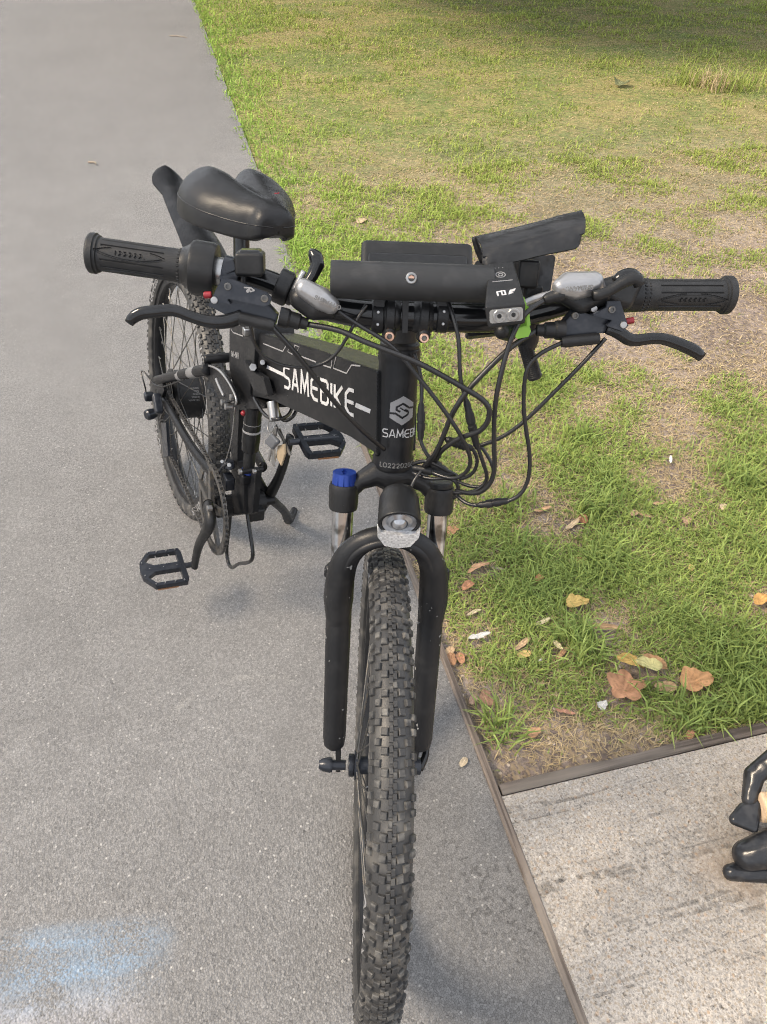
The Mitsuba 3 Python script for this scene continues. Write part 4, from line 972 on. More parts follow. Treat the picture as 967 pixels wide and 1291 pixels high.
add(f'{HL}__reflector', slab([rp(.003, -.0268), rp(.013, -.0215), rp(.016, 0), rp(.013, .0215), rp(.003, .0268), rp(.020, .0255), rp(.034, .0160), rp(.037, 0), rp(.034, -.0160), rp(.020, -.0255)], rn * .010, .0012, .001), 'm_reflector', 30, STM, label='pale prismatic reflector below the lens')
add(f'{HL}__bracket', slab([(.438, .028, -.006), (.438, .028, .006), (.395, .045, .006), (.395, .045, -.006)], V(0, -.004, 0), .0005), 'm_matte', 30, STM)

# ---- frame (bicycle axes)
def fslab(key, pts, t, mat='m_frame', bevel=.004, label=None, rnd=.003): add(key, slab(pts, V(0, t, 0), bevel, rnd), mat, 30, FRM, label=label)
BEAM_Y = -.0285
FM = f'{B}__frame'
fslab(f'{FM}__front_beam', [(0.54,-0.029,0.747),(0.8,-0.029,0.833),(0.977,-0.029,0.887),(1.014,-0.029,0.788),(0.935,-0.029,0.768),(0.82,-0.029,0.729),(0.647,-0.028,0.669),(0.559,-0.029,0.629)], .057)
fslab(f'{FM}__rear_beam', [(0.405,-0.029,0.709),(0.532,-0.029,0.747),(0.551,-0.029,0.626),(0.64,-0.029,0.649),(0.494,-0.029,0.564),(0.466,-0.028,0.578),(0.42,-0.029,0.62)], .057)
fslab(f'{FM}__hinge', [(0.531,-0.036,0.754),(0.561,-0.036,0.768),(0.571,-0.036,0.745),(0.576,-0.036,0.691),(0.54,-0.036,0.676)], .072, 'm_matte', .002)
add(f'{FM}__hinge_lever', slab([(0.536,-0.046,0.687),(0.552,-0.046,0.698),(0.603,-0.046,0.702),(0.649,-0.046,0.713),(0.677,-0.046,0.696),(0.664,-0.046,0.686),(0.607,-0.046,0.667)], V(0, .010, 0), .003, .001), 'm_frame', 30, FRM)
add(f'{FM}__hinge_bolt', [cyl((0.616,-0.053,0.716), (0.582,-0.04,0.698), .0068, .001, 6), cyl((0.624,-0.04,0.728), (0.593,-0.028,0.713), .0045, .001, 14)], 'm_steel', 30, FRM)
add(f'{FM}__hinge_bolt', [block((0.542,-0.042,0.747), np.eye(3), (.014, .014, .014), .003)], 'm_steel', 30, FRM)
fslab(f'{FM}__seat_tube', [(0.413,-0.02,0.536),(0.471,-0.02,0.568),(0.478,-0.02,0.484),(0.485,-0.02,0.439),(0.529,-0.02,0.424),(0.549,-0.02,0.353),(0.468,-0.02,0.29),(0.458,-0.02,0.361),(0.434,-0.02,0.457)], .022, bevel=.003)
add(f'{FM}__seat_post', [cyl((.395, 0, .70), (.352, 0, .885), .0150, .001), cyl((.402, 0, .70), (.392, 0, .745), .021, .002)], 'm_gloss', 30, FRM)
add(f'{FM}__seat_clamp', [block((.352, 0, .884), np.eye(3), (.055, .046, .022), .006), cyl((.352, -.03, .880), (.352, .03, .880), .007), block((.392, -.012, .738), np.eye(3), (.022, .030, .018), .004)], 'm_matte', 40, FRM)
add(f'{FM}__saddle_rail', [tube([(.30, s_ * .035, .905), (.33, s_ * .022, .888), (.42, s_ * .022, .888), (.49, s_ * .008, .905)], .0035, 10) for s_ in (-1, 1)], 'm_darksteel', True, FRM)
Mh = FRM @ np.eye(4)
xb0, xb1, xu = (np.array(v) for v in ((0.7,-0.029,0.722), (0.938,-0.029,0.803), (0.695,-0.029,0.754)))
Lw, Lh = np.linalg.norm(xb1 - xb0), np.linalg.norm(xu - xb0)
lt, lw_ = strokes('SAMEBIKE', .60, .15, .20)
lt = affinity.affine_transform(lt, [Lw / lw_, 0, 0, Lh, 0, 0])
add(f'{B}__frame_lettering', decal(lt, xb0, xb1 - xb0, xu - xb0), 'm_white', False, FRM, label='white brand lettering on the beam')
def fdec(pts, wpx, z=None):
    return [tube(pts, wpx, 6, False, squash=((0, 1, 0), .15))]
add(f'{B}__frame_stripe', slab([(0.619,-0.029,0.72),(0.697,-0.029,0.743),(0.699,-0.029,0.738),(0.616,-0.029,0.713)], V(0, .0005, 0), 0), 'm_white', False, FRM)
add(f'{B}__frame_stripe', slab([(0.938,-0.029,0.822),(0.977,-0.029,0.834),(0.977,-0.029,0.828),(0.937,-0.029,0.815)], V(0, .0005, 0), 0), 'm_white', False, FRM)
for ln in ([(0.592,-0.029,0.747),(0.678,-0.029,0.773),(0.694,-0.029,0.795),(0.703,-0.029,0.799),(0.698,-0.029,0.782),(0.716,-0.029,0.786),(0.722,-0.029,0.804),(0.739,-0.029,0.809),(0.729,-0.029,0.792),(0.803,-0.029,0.815)], [(0.828,-0.029,0.822),(0.852,-0.029,0.83),(0.852,-0.029,0.841)], [(0.862,-0.029,0.851),(0.859,-0.029,0.833),(0.899,-0.029,0.845),(0.909,-0.029,0.862),(0.932,-0.029,0.872)], [(0.488,-0.029,0.714),(0.434,-0.029,0.697),(0.42,-0.029,0.697),(0.419,-0.029,0.703),(0.431,-0.029,0.713),(0.468,-0.029,0.727)]):
    add(f'{B}__frame_line', tube(ln, .0011, 6, False, squash=((0, 1, 0), .3)), 'm_greyprint', True, FRM)
o_, x_, u_ = (np.array(v) for v in ((0.434,-0.029,0.648), (0.493,-0.029,0.67), (0.431,-0.029,0.662)))
add(f'{B}__frame_lettering', meshkit.text_mesh('M-NV', .011, .0004, True).apply_transform(plane_M(o_, x_ - o_, u_ - o_)), 'm_greyprint', False, FRM)
# weld beads where the beam meets the head tube
hb = np.array([(0.974,-0.026,0.883), (1.009,-0.026,0.787)])
add(f'{FM}__weld', [hull([(*(hb[0] * (1 - k / 22) + hb[1] * k / 22), .0034)], 8) for k in range(23)], 'm_frame', True, FRM)

# swing arm
SWA = f'{B}__swing_arm'
for s_ in (-1, 1):
    y0 = .074 * s_
    pts = [np.array(p) * V(1, -s_, 1) if s_ > 0 else np.array(p) for p in [(0.032,-0.074,0.365),(0.197,-0.072,0.375),(0.333,-0.066,0.376),(0.439,-0.056,0.385)]]
    add(f'{SWA}__chain_stay', tube(pts, [.010, .011, .0115, .012], 14, squash=((0, 1, 0), .8)), 'm_frame', True, FRM)
    pts = [np.array(p) * V(1, -s_, 1) if s_ > 0 else np.array(p) for p in [(0.015,-0.076,0.385),(0.203,-0.07,0.494),(0.373,-0.056,0.592)]]
    add(f'{SWA}__seat_stay', tube(pts, [.0115, .0118, .0118], 16), 'm_frame', True, FRM)
    add(f'{SWA}__dropout', slab([np.array(p) * V(1, -s_, 1) if s_ > 0 else np.array(p) for p in [(-0.01,-0.08,0.377),(0.082,-0.08,0.424),(0.114,-0.08,0.411),(0.075,-0.08,0.362),(-0.011,-0.08,0.322)]], V(0, .008, 0), .001), 'm_frame', 30, FRM)
add(f'{SWA}__bridge', tube([(.345, -.056, .600), (.352, 0, .606), (.345, .056, .600)], .010, 14), 'm_frame', True, FRM)
add(f'{SWA}__stay_band', cyl((0.28,-0.064,0.538), (0.316,-0.061,0.559), .0124, .0004), 'm_silver', 30, FRM)
add(f'{SWA}__stay_band', cyl((0.212,-0.069,0.498), (0.228,-0.068,0.508), .0124, .0004), 'm_silver', 30, FRM)
rk = [(0.335,-0.052,0.584),(0.38,-0.052,0.602),(0.431,-0.052,0.618),(0.481,-0.052,0.624),(0.514,-0.052,0.621),(0.544,-0.052,0.613),(0.543,-0.052,0.604),(0.522,-0.052,0.601),(0.497,-0.052,0.585),(0.471,-0.052,0.565),(0.451,-0.052,0.56),(0.422,-0.052,0.565),(0.385,-0.052,0.569),(0.347,-0.052,0.564)]
for s_ in (-1, 1):
    pts = [np.array(p) * V(1, -s_, 1) if s_ > 0 else np.array(p) for p in rk]
    add(f'{SWA}__rocker_plate', slab(pts, V(0, .008 * -s_ if s_ < 0 else -.008, 0), .001), 'm_frame', 30, FRM)
add(f'{SWA}__rocker_edge', tube([(0.343,-0.053,0.587),(0.387,-0.053,0.605),(0.438,-0.053,0.621),(0.488,-0.053,0.626),(0.521,-0.053,0.624),(0.547,-0.053,0.615),(0.544,-0.053,0.606)], .0022, 8), 'm_silver', True, FRM, label='bare metal edge')
add(f'{SWA}__rocker_edge', tube([(0.421,-0.053,0.595),(0.443,-0.053,0.59),(0.473,-0.053,0.586)], .0032, 8), 'm_silver', True, FRM, label='bare metal slot')
for p in ((0.526,-0.056,0.611), (0.476,-0.056,0.573), (0.5,-0.056,0.577)):
    add(f'{SWA}__rocker_bolt', cyl(np.array(p) - V(0, .003, 0), np.array(p) + V(0, .012, 0), .0062, .001, 18), 'm_steel', 30, FRM)
# shock
SH = f'{B}__rear_shock'
s0, s1 = np.array((0.528,-0.012,0.594)), np.array((0.53,-0.012,0.44))
add(f'{SH}__air_can', lathe(s0, s0 + (s1 - s0) * .66, [(.0001, 0), (.014, 0), (.0172, .04), (.0172, .22), (.0165, .26), (.0172, .30), (.0172, .60), (.0180, .64), (.0180, .80), (.0172, .83), (.0172, .96), (.0155, 1), (.0001, 1)], 36), 'm_gloss', 30, FRM)
add(f'{SH}__shaft', cyl(s0 + (s1 - s0) * .62, s1, .0118, .001), 'm_matte', 30, FRM)
add(f'{SH}__blue_ring', ring(s1 - (s1 - s0) * .05, s1, .0138, .011, .001), 'm_blue', 30, FRM)
add(f'{SH}__white_band', [ring(s0 + (s1 - s0) * .415, s0 + (s1 - s0) * .43, .01755, .0165, .0002), ring(s0 + (s1 - s0) * .345, s0 + (s1 - s0) * .375, .01755, .0165, .0002), ring(s0 + (s1 - s0) * .25, s0 + (s1 - s0) * .256, .01755, .0165, .0001)], 'm_greyprint', 30, FRM)
add(f'{SH}__red_knob', hull([(*(0.525,-0.03,0.575), .0055), (*(0.507,-0.02,0.562), .005)], 16), 'm_red', 40, FRM, label='red rebound knob')
add(f'{SH}__lower_mount', [block((0.532,-0.012,0.431), np.eye(3), (.026, .034, .022), .005), cyl((0.541,-0.036,0.452), np.array((0.541,-0.036,0.452)) + V(0, .05, 0), .006), slab([(0.508,-0.012,0.431),(0.571,-0.012,0.472),(0.575,-0.012,0.371),(0.538,-0.012,0.339)], V(0, .012, 0), .002)], 'm_frame', 30, FRM)
add(f'{SH}__mount_bolt', [cyl(np.array((0.556,-0.04,0.463)) - V(0, .002, 0), np.array((0.556,-0.04,0.463)) + V(0, .004, 0), .0058, .001, 16), cyl(np.array((0.605,-0.03,0.495)) - V(0, .002, 0), np.array((0.605,-0.03,0.495)) + V(0, .004, 0), .0045, .001, 16)], 'm_steel', 30, FRM)

# cranks
DT = f'{B}__drivetrain'
BBc = V(.4616, 0, .3104)
add(f'{DT}__bottom_bracket', [cyl(BBc - V(0, .052, 0), BBc + V(0, .056, 0), .024, .002), cyl(BBc - V(0, .078, 0), BBc + V(0, .080, 0), .011, .001)], 'm_frame', 30, FRM)
RC = V(.4690, -.060, .3290)
cr_ = .103; nt_ = 48
prof = []
for k in range(nt_ * 4):
    a = 2 * math.pi * k / (nt_ * 4); prof.append(((cr_ - .004 + .004 * (k % 4 in (1, 2))) * math.cos(a), (cr_ - .004 + .004 * (k % 4 in (1, 2))) * math.sin(a)))
chr_ = Polygon(prof).difference(Point(0, 0).buffer(.084))
arms = unary_union([Polygon([(.012 * math.cos(a + 1.57), .012 * math.sin(a + 1.57)), (.088 * math.cos(a) + .007 * math.cos(a + 1.57), .088 * math.sin(a) + .007 * math.sin(a + 1.57)), (.088 * math.cos(a) - .007 * math.cos(a + 1.57), .088 * math.sin(a) - .007 * math.sin(a + 1.57)), (-.012 * math.cos(a + 1.57), -.012 * math.sin(a + 1.57))]) for a in [2 * math.pi * k / 5 + .5 for k in range(5)]] + [Point(0, 0).buffer(.020)])
MC = np.eye(4); MC[:3, 0], MC[:3, 1], MC[:3, 2] = V(1, 0, 0), V(0, 0, 1), V(0, -1, 0); MC[:3, 3] = (BBc[0], -.066, BBc[2])
MC2 = MC.copy(); MC2[:3, 3] = (BBc[0], -.058, BBc[2])
add(f'{DT}__chainring', solid(chr_, .004, .0008, 2).apply_transform(MC2), 'm_darksteel', 30, FRM)
add(f'{DT}__spider', solid(arms, .008, .002).apply_transform(MC2), 'm_darksteel', 30, FRM, label='grey spider arms')
# chain: links along the two runs and round the ring
ch_pts = []
cx_, cz_, rx = BBc[0], BBc[2], .1005; hz, hr = RW, .040
for a in np.linspace(math.radians(97), math.radians(-97), 60): ch_pts.append((cx_ + rx * math.cos(a), cz_ + rx * math.sin(a)))
dl0 = (0.02, hz - .115); ch_pts += [tuple(np.array(ch_pts[-1]) * (1 - u) + np.array(dl0) * u) for u in np.linspace(.02, 1, 40)]
ch_pts += [(0.0, hz - .07), (.02, hz - hr)]
for a in np.linspace(math.radians(-90), math.radians(-265), 16): ch_pts.append((hr * math.cos(a), hz + hr * math.sin(a)))
ch_pts += [tuple(np.array(ch_pts[-1]) * (1 - u) + np.array(ch_pts[0]) * u) for u in np.linspace(.02, .99, 45)]
cp = np.array(ch_pts); Lc = np.r_[0, np.cumsum(np.linalg.norm(np.diff(cp, axis=0), axis=1))]
lk = np.arange(0, Lc[-1], .0127); xs, zs = np.interp(lk, Lc, cp[:, 0]), np.interp(lk, Lc, cp[:, 1]); links = []
for k in range(len(lk) - 1):
    p0, p1 = V(xs[k], -.060, zs[k]), V(xs[k + 1], -.060, zs[k + 1]); d = unit(p1 - p0); w_ = .0036 if k % 2 else .0026
    for s_ in (-1, 1):
        links.append(tube([p0 - d * .0028 + V(0, s_ * w_, 0), (p0 + p1) / 2 + V(0, s_ * w_, 0), p1 + d * .0028 + V(0, s_ * w_, 0)], [.0036, .0030, .0036], 6, False, squash=((0, 1, 0), .25)))
    links.append(tube([p0 - V(0, .0045, 0), p0 + V(0, .0045, 0)], .0028, 6, False))
add(f'{DT}__chain', links, 'm_chain', 30, FRM)
def crank(key, pts, r): add(key, tube(pts, r, 18, squash=((0, 1, 0), .72)), 'm_matte', True, FRM)
crank(f'{DT}__crank_arm', [(0.487,-0.078,0.34),(0.524,-0.083,0.329),(0.509,-0.087,0.283),(0.476,-0.091,0.218),(0.463,-0.094,0.152)], [.0150, .0165, .0125, .0118, .0105])
crank(f'{DT}__crank_arm', [(0.427,0.072,0.28),(0.462,0.076,0.343),(0.477,0.082,0.394),(0.481,0.088,0.443),(0.481,0.092,0.486)], [.0160, .0150, .0125, .0120, .0110])
add(f'{DT}__crank_bolt', cyl((0.534,-0.094,0.366), np.array((0.534,-0.094,0.366)) + V(0, .01, 0), .0065, .001, 18), 'm_steel', 30, FRM)
add(f'{DT}__front_derailleur', [block((0.472,-0.036,0.426), np.array([unit(V(1, 0, .5)), V(0, 1, 0), unit(V(-.5, 0, 1))]), (.030, .022, .020), .004), cyl((0.528,-0.05,0.455), (0.424,-0.03,0.397), .005), tube([(0.464,-0.052,0.394),(0.491,-0.052,0.435),(0.518,-0.052,0.46)], .003, 8), block((0.49,-0.038,0.395), np.eye(3), (.03, .02, .03), .004)], 'm_metalblack', 30, FRM)
add(f'{DT}__derailleur_bolt', [cyl((0.531,-0.053,0.464), (0.511,-0.046,0.451), .0042, .0006, 14), cyl((0.487,-0.053,0.444), (0.466,-0.046,0.43), .0036, .0006, 14)], 'm_steel', 30, FRM)
rdk = np.array((0.077,-0.115,0.324)); rd1 = np.array((0.068,-0.09,0.325))
add(f'{DT}__rear_derailleur', [lathe(rdk, rd1, [(.0001, 0), (.010, 0), (.0135, .15), (.0135, .6), (.011, 1), (.0001, 1)], 24), block((0.035,-0.098,0.353), np.eye(3), (.022, .024, .020), .005), block((0.111,-0.094,0.374), np.array([unit(V(1, 0, -.9)), V(0, 1, 0), unit(V(.9, 0, 1))]), (.05, .020, .018), .005), slab([(0.062,-0.075,0.291),(0.111,-0.075,0.32),(0.138,-0.075,0.24),(0.089,-0.075,0.204)], V(0, .006, 0), .001), slab([(-0.002,-0.06,0.253),(0.049,-0.06,0.283),(0.077,-0.06,0.199),(0.027,-0.06,0.162)], V(0, .006, 0), .001)], 'm_metalblack', 30, FRM)
add(f'{DT}__derailleur_cable', tube([(0.009,-0.1,0.352),(0.03,-0.11,0.393),(0.009,-0.11,0.41),(0.017,-0.105,0.411),(0.04,-0.095,0.399),(0.084,-0.086,0.406),(0.166,-0.08,0.452),(0.25,-0.07,0.508)], .0018, 8), 'm_cable', True, FRM)
add(f'{DT}__chain_guard', tube([(0.531,-0.05,0.592),(0.528,-0.05,0.536),(0.513,-0.05,0.482),(0.494,-0.05,0.442)], .0013, 6), 'm_steel', True, FRM)

# pedals
def pedal(key, c, ax, fw_):
    ax, fw_ = unit(ax), unit(fw_); up = unit(np.cross(fw_, ax)); up = up if up[2] > 0 else -up
    w2, l2 = .048, .050
    outer = Polygon([(-w2, -l2 * .78), (-w2 * .9, -l2), (w2 * .55, -l2 * 1.0), (w2, -l2 * .45), (w2 * 1.06, 0), (w2, l2 * .45), (w2 * .55, l2), (-w2 * .9, l2), (-w2, l2 * .78)])
    win = [Polygon([(-w2 * .74, s_ * l2 * .20), (w2 * .40, s_ * l2 * .20), (w2 * .78, s_ * l2 * .45), (w2 * .46, s_ * l2 * .80), (-w2 * .74, s_ * l2 * .80)]).buffer(-.002).buffer(.002) for s_ in (-1, 1)]
    M_ = np.eye(4); M_[:3, 0], M_[:3, 1], M_[:3, 2], M_[:3, 3] = ax, fw_, up, c - up * .007
    if np.linalg.det(M_[:3, :3]) < 0: M_[:3, 1] = -M_[:3, 1]
    p = outer
    for w in win: p = p.difference(w)
    P = key_for(key)
    add(f'{P}__body', solid(p, .014, .0018).apply_transform(M_), 'm_metalblack', 30, FRM)
    add(f'{P}__spindle', [cyl(c - ax * .070, c - ax * .040, .0068, .001, 18), cyl(c - ax * .040, c + ax * .040, .0085, .001, 18)], 'm_metalblack', 30, FRM)
    pins = []
    for s_ in (-1, 1):
        for u in (-.036, -.016, .006, .026):
            for z in (0, 1):
                o_ = c + ax * u + fw_ * s_ * l2 * .90 + up * (.006 if z else -.006); pins.append(cyl(o_, o_ + up * (.0045 if z else -.0045), .0015, .0003, 8))
        for u in (-.02, .01): o_ = c + ax * u + fw_ * s_ * l2 * .80; pins.append(cyl(o_, o_ - fw_ * s_ * .006, .0014, .0003, 8))
        o_ = c + ax * .044 + fw_ * s_ * .018 + up * .006; pins.append(cyl(o_, o_ + up * .0045, .0015, .0003, 8))
    for u in (-.03, 0, .03): o_ = c + ax * u + up * .006; pins.append(cyl(o_, o_ + up * .0025, .0013, .0003, 8))
    add(f'{P}__pins', pins, 'm_steel', 30, FRM)
    add(f'{P}__reflector', block(c + fw_ * l2 * .99 - up * .0075, np.array([ax, fw_, up]), (.046, .0035, .004), .001), 'm_orange', 30, FRM)
    return P


pc = np.array((0.419,-0.152,0.121)); pe = np.array((0.463,-0.098,0.159))
pedal(f'{DT.replace("__drivetrain", "")}__pedal', pc, V(-.05, -1, -.02), V(1, 0, -.20))
pc2 = np.array((0.502,0.152,0.484))
pedal(f'{B}__pedal', pc2, V(.05, 1, .02), V(1, 0, -.16))

# kickstand, support loop, mud guard
add(f'{B}__kickstand', tube([(0.439,0.04,0.365), (0.439,0.062,0.325), (0.416,0.1,0.27), (.300, .190, .130), (.228, .238, .056), (.196, .262, .060)], [.011, .0105, .010, .0105, .0125, .0095], 16), 'm_matte', True, FRM)
add(f'{B}__kickstand_mount', [block((0.489,0.028,0.303), np.eye(3), (.03, .034, .03), .004)], 'm_matte', 30, FRM)
add(f'{B}__support_loop', tube([(0.409,0.0,0.251),(0.408,0.0,0.199),(0.41,0.0,0.115),(0.434,0.0,0.108),(0.479,0.0,0.15),(0.519,0.0,0.188),(0.561,0.0,0.231),(0.567,0.0,0.252),(0.542,0.0,0.289),(0.511,0.0,0.326)], .0042, 12), 'm_gloss', True, FRM)
mg = np.array([(0.231,0.0,0.736), (0.127,0.0,0.767), (0.009,0.0,0.786), (-0.119,0.0,0.805), (-0.188,0.0,0.819), (-0.227,0.0,0.834)])
nm = 90; C_ = spline(mg, nm); tt_ = np.linspace(0, 1, nm); wdt = np.interp(tt_, [0, .25, .62, .72, .85, 1], [.046, .044, .034, .031, .039, .040]) * np.sqrt(np.clip(1 - np.clip((tt_ - .86) / .141, 0, 1) ** 2, .003, 1))
gv = []
for lay in (0, 1):
    for p, w_, in zip(C_, wdt):
        for k in range(13):
            u = -1 + 2 * k / 12; gv.append(p + V(0, w_ * u, 0) + V(.35, 0, 1) * (-.012 * u * u * (w_ / .036)) + V(.3, 0, -.9) * .003 * lay)
gv = np.array(gv); i, j = np.meshgrid(np.arange(nm - 1), np.arange(12), indexing='ij'); qd = np.stack([i * 13 + j, (i + 1) * 13 + j, (i + 1) * 13 + j + 1, i * 13 + j + 1], -1).reshape(-1, 4); n_ = nm * 13
loop = [i * 13 for i in range(nm)] + [(nm - 1) * 13 + j for j in range(1, 13)] + [i * 13 + 12 for i in range(nm - 2, -1, -1)] + [j for j in range(11, 0, -1)]
ed = [[a, b, b + n_, a + n_] for a, b in zip(loop, loop[1:] + loop[:1])]; qq = np.vstack([qd, qd[:, ::-1] + n_, ed])
mgm = trimesh.Trimesh(gv, np.vstack([qq[:, [0, 1, 2]], qq[:, [0, 2, 3]]]), process=False); trimesh.repair.fix_normals(mgm)
add(f'{B}__rear_mudguard', mgm, 'm_guard', 40, FRM, label='glossy black upswept mudguard')

# saddle
def saddle():
    nx, na = 140, 120; v = []
    X0, X1 = .268, .512; Ln = X1 - X0
    XC = np.array([0, .02, .07, .18, .32, .45, .57, .68, .80, .88, .94, .98, 1]); XI = np.linspace(0, 1, 160)
    from scipy.interpolate import PchipInterpolator
    sm_ = lambda v: PchipInterpolator(XC, v)(XI)
    for i in range(nx):
        u = i / (nx - 1); uu = .5 - .5 * math.cos(math.pi * u)
        hw = np.interp(uu, XI, sm_([.034, .066, .089, .099, .102, .098, .087, .070, .054, .042, .038, .030, .004]))
        top = np.interp(uu, XI, sm_([.922, .940, .953, .960, .960, .956, .951, .947, .944, .940, .935, .926, .910]))
        bot = np.interp(uu, XI, sm_([.903, .895, .888, .882, .880, .880, .880, .880, .882, .886, .892, .898, .904]))
        gd = PchipInterpolator([0, .15, .45, .72, .86, 1], [.032, .028, .016, .005, .001, 0])(uu); gw = np.interp(uu, [0, .4, .8, 1], [.022, .017, .010, .008])
        for k in range(na):
            a = 2 * math.pi * k / na; c_, s_ = math.cos(a), math.sin(a)
            y = hw * math.copysign(abs(c_) ** .82, c_)
            if s_ >= 0:
                z = bot + (top - bot) * s_ ** .70
                z -= gd * math.exp(-(y / gw) ** 2) * s_
                z += .008 * np.interp(uu, [0, .25, .5], [.4, .5, 0]) * math.exp(-((abs(y) - .050) / .026) ** 2) * s_
            else: z = bot + (-.010) * (-s_) ** .6 * (1 if abs(y) > .6 * hw else .4)
            x = X0 + Ln * uu + .022 * math.exp(-(y / .022) ** 2) * max(0, 1 - uu * 5)
            v.append((x, y, z))
    v = np.array(v) - V(.37, 0, .92); yw, pt = math.radians(6), math.radians(-3)
    v = v @ np.array([[math.cos(pt), 0, math.sin(pt)], [0, 1, 0], [-math.sin(pt), 0, math.cos(pt)]]).T @ np.array([[math.cos(yw), -math.sin(yw), 0], [math.sin(yw), math.cos(yw), 0], [0, 0, 1]]).T + V(.37, -.004, .922)
    i, j = np.meshgrid(np.arange(nx - 1), np.arange(na), indexing='ij'); j2 = (j + 1) % na
    q_ = np.stack([i * na + j, (i + 1) * na + j, (i + 1) * na + j2, i * na + j2], -1).reshape(-1, 4)
    f = np.vstack([q_[:, [0, 1, 2]], q_[:, [0, 2, 3]]]); n0 = len(v); v = np.vstack([v, v[:na].mean(0), v[-na:].mean(0)]); k = np.arange(na)
    f = np.vstack([f, np.c_[np.full(na, n0), k, (k + 1) % na], np.c_[np.full(na, n0 + 1), n0 - na + (k + 1) % na, n0 - na + k]])
    me = trimesh.Trimesh(v, f, process=False)
    trimesh.repair.fix_normals(me)
    g = v[:nx * na].reshape(nx, na, 3); cen = g.mean(1)
    seams = []
    for k in (4, 56):
        p = g[6:-5, k]; o = p - cen[6:-5]; o[:, 0] = 0; seams.append(tube(p + o / np.linalg.norm(o, axis=1, keepdims=True) * .0003, .0010, 6, False))
    return me, seams


SD = f'{B}__saddle'
seat_, seams_ = saddle()
add(f'{SD}__cushion', seat_, 'm_seat', True, FRM, label='black padded saddle with two raised lobes')
for q_ in seams_: add(f'{SD}__seam', q_, 'm_cable', True, FRM)
add(f'{SD}__nose_mark', [decal(LineString([(0, 0), (.003, .003), (.006, .001), (.010, .004)]).buffer(.0011), (.452, .022, .9540), V(-.2, 1, .05), V(-1, -.2, .1))], 'm_red', False, FRM)

# ---- cables
CB = f'{B}__cable'
def cable(pts, r=.0027, mat='m_cable'): add(CB, tube(pts, r, 10, step=.004), mat, True, STM)
cable([(0.648,0.108,-0.108),(0.644,0.12,-0.071),(0.636,0.128,-0.047),(0.62,0.138,0.005),(0.594,0.14,0.061),(0.579,0.14,0.086),(0.568,0.138,0.092),(0.547,0.13,0.087),(0.534,0.115,0.071),(0.513,0.095,0.052),(0.491,0.07,0.045)], .0030)
cable([(0.664,0.108,-0.076),(0.649,0.112,-0.05),(0.633,0.118,-0.02),(0.603,0.122,0.011),(0.564,0.122,0.045),(0.523,0.115,0.074),(0.496,0.105,0.082),(0.476,0.09,0.07),(0.475,0.07,0.044)], .0024)
cable([(0.653,0.106,0.141),(0.638,0.112,0.117),(0.615,0.116,0.093),(0.588,0.116,0.071),(0.558,0.11,0.056),(0.524,0.098,0.048),(0.496,0.08,0.041),(0.478,0.055,0.035)], .0030)
cable([(0.681,0.092,0.042),(0.661,0.104,0.049),(0.638,0.108,0.056),(0.597,0.108,0.062),(0.567,0.108,0.073),(0.521,0.105,0.089),(0.493,0.102,0.101),(0.477,0.098,0.105),(0.461,0.09,0.095),(0.45,0.07,0.072)], .0024)
cable([(0.686,0.12,0.141),(0.672,0.13,0.12),(0.649,0.134,0.108),(0.612,0.134,0.101),(0.575,0.13,0.099),(0.518,0.12,0.106),(0.483,0.11,0.109),(0.463,0.1,0.099),(0.453,0.07,0.075)], .0028)
cable([(0.643,0.116,0.168),(0.632,0.118,0.147),(0.618,0.118,0.134),(0.591,0.115,0.132),(0.559,0.112,0.137),(0.521,0.108,0.148),(0.486,0.104,0.153),(0.461,0.1,0.146),(0.449,0.095,0.13)], .0024)
cable([(0.649,0.112,0.215),(0.621,0.11,0.195),(0.587,0.104,0.17),(0.548,0.094,0.141),(0.526,0.086,0.118),(0.514,0.08,0.097)], .0024)
cable([(0.646,0.118,-0.166),(0.623,0.11,-0.162),(0.605,0.1,-0.144),(0.6,0.096,-0.114),(0.608,0.098,-0.086),(0.628,0.104,-0.069),(0.653,0.108,-0.056),(0.671,0.106,-0.045)], .0019)
cable([(0.645,0.12,-0.144),(0.618,0.11,-0.12),(0.58,0.092,-0.092),(0.538,0.07,-0.059),(0.505,0.045,-0.029),(0.49,0.03,-0.014)], .0030)
cable([(0.61,0.03,0.016),(0.584,0.032,0.025),(0.555,0.034,0.028),(0.511,0.04,0.029),(0.491,0.045,0.038),(0.479,0.05,0.05)], .0024)
cable([(0.472,0.05,0.034),(0.459,0.056,0.024),(0.443,0.06,0.019),(0.434,0.062,0.019)], .0021)
cable([(0.514,0.08,0.097),(0.488,0.085,0.114),(0.47,0.085,0.113),(0.462,0.08,0.097),(0.462,0.06,0.076)], .0021)
cable([(0.464,0.04,0.023),(0.462,0.055,0.046),(0.464,0.06,0.07),(0.453,0.06,0.079),(0.437,0.055,0.075)], .0024)
cable([(0.475,0.04,0.022),(0.484,0.055,0.04),(0.478,0.06,0.057),(0.467,0.055,0.077)], .0024)
def plug(p0, p1, r=.0052):
    p0, p1 = np.array(p0), np.array(p1)
    add(f'{B}__cable_connector', lathe(p0, p1, [(.0022, 0), (r * .75, .08), (r * .8, .25), (r, .30), (r, .47), (r * .85, .48), (r * .85, .52), (r, .53), (r, .70), (r * .8, .75), (r * .75, .92), (.0022, 1)], 16), 'm_matte', 30, STM)
plug((0.575,0.108,0.07), (0.517,0.105,0.089)); plug((0.553,0.034,0.028), (0.505,0.04,0.03)); plug((0.452,0.096,0.136), (0.44,0.085,0.1))
plug((0.522,0.085,0.054), (0.51,0.082,0.088), .0056); plug((0.472,0.045,0.022), (0.47,0.058,0.072), .0060); plug((0.486,0.05,0.038), (0.464,0.055,0.071), .0066); plug((0.479,0.05,0.038), (0.496,0.06,0.053), .0055)
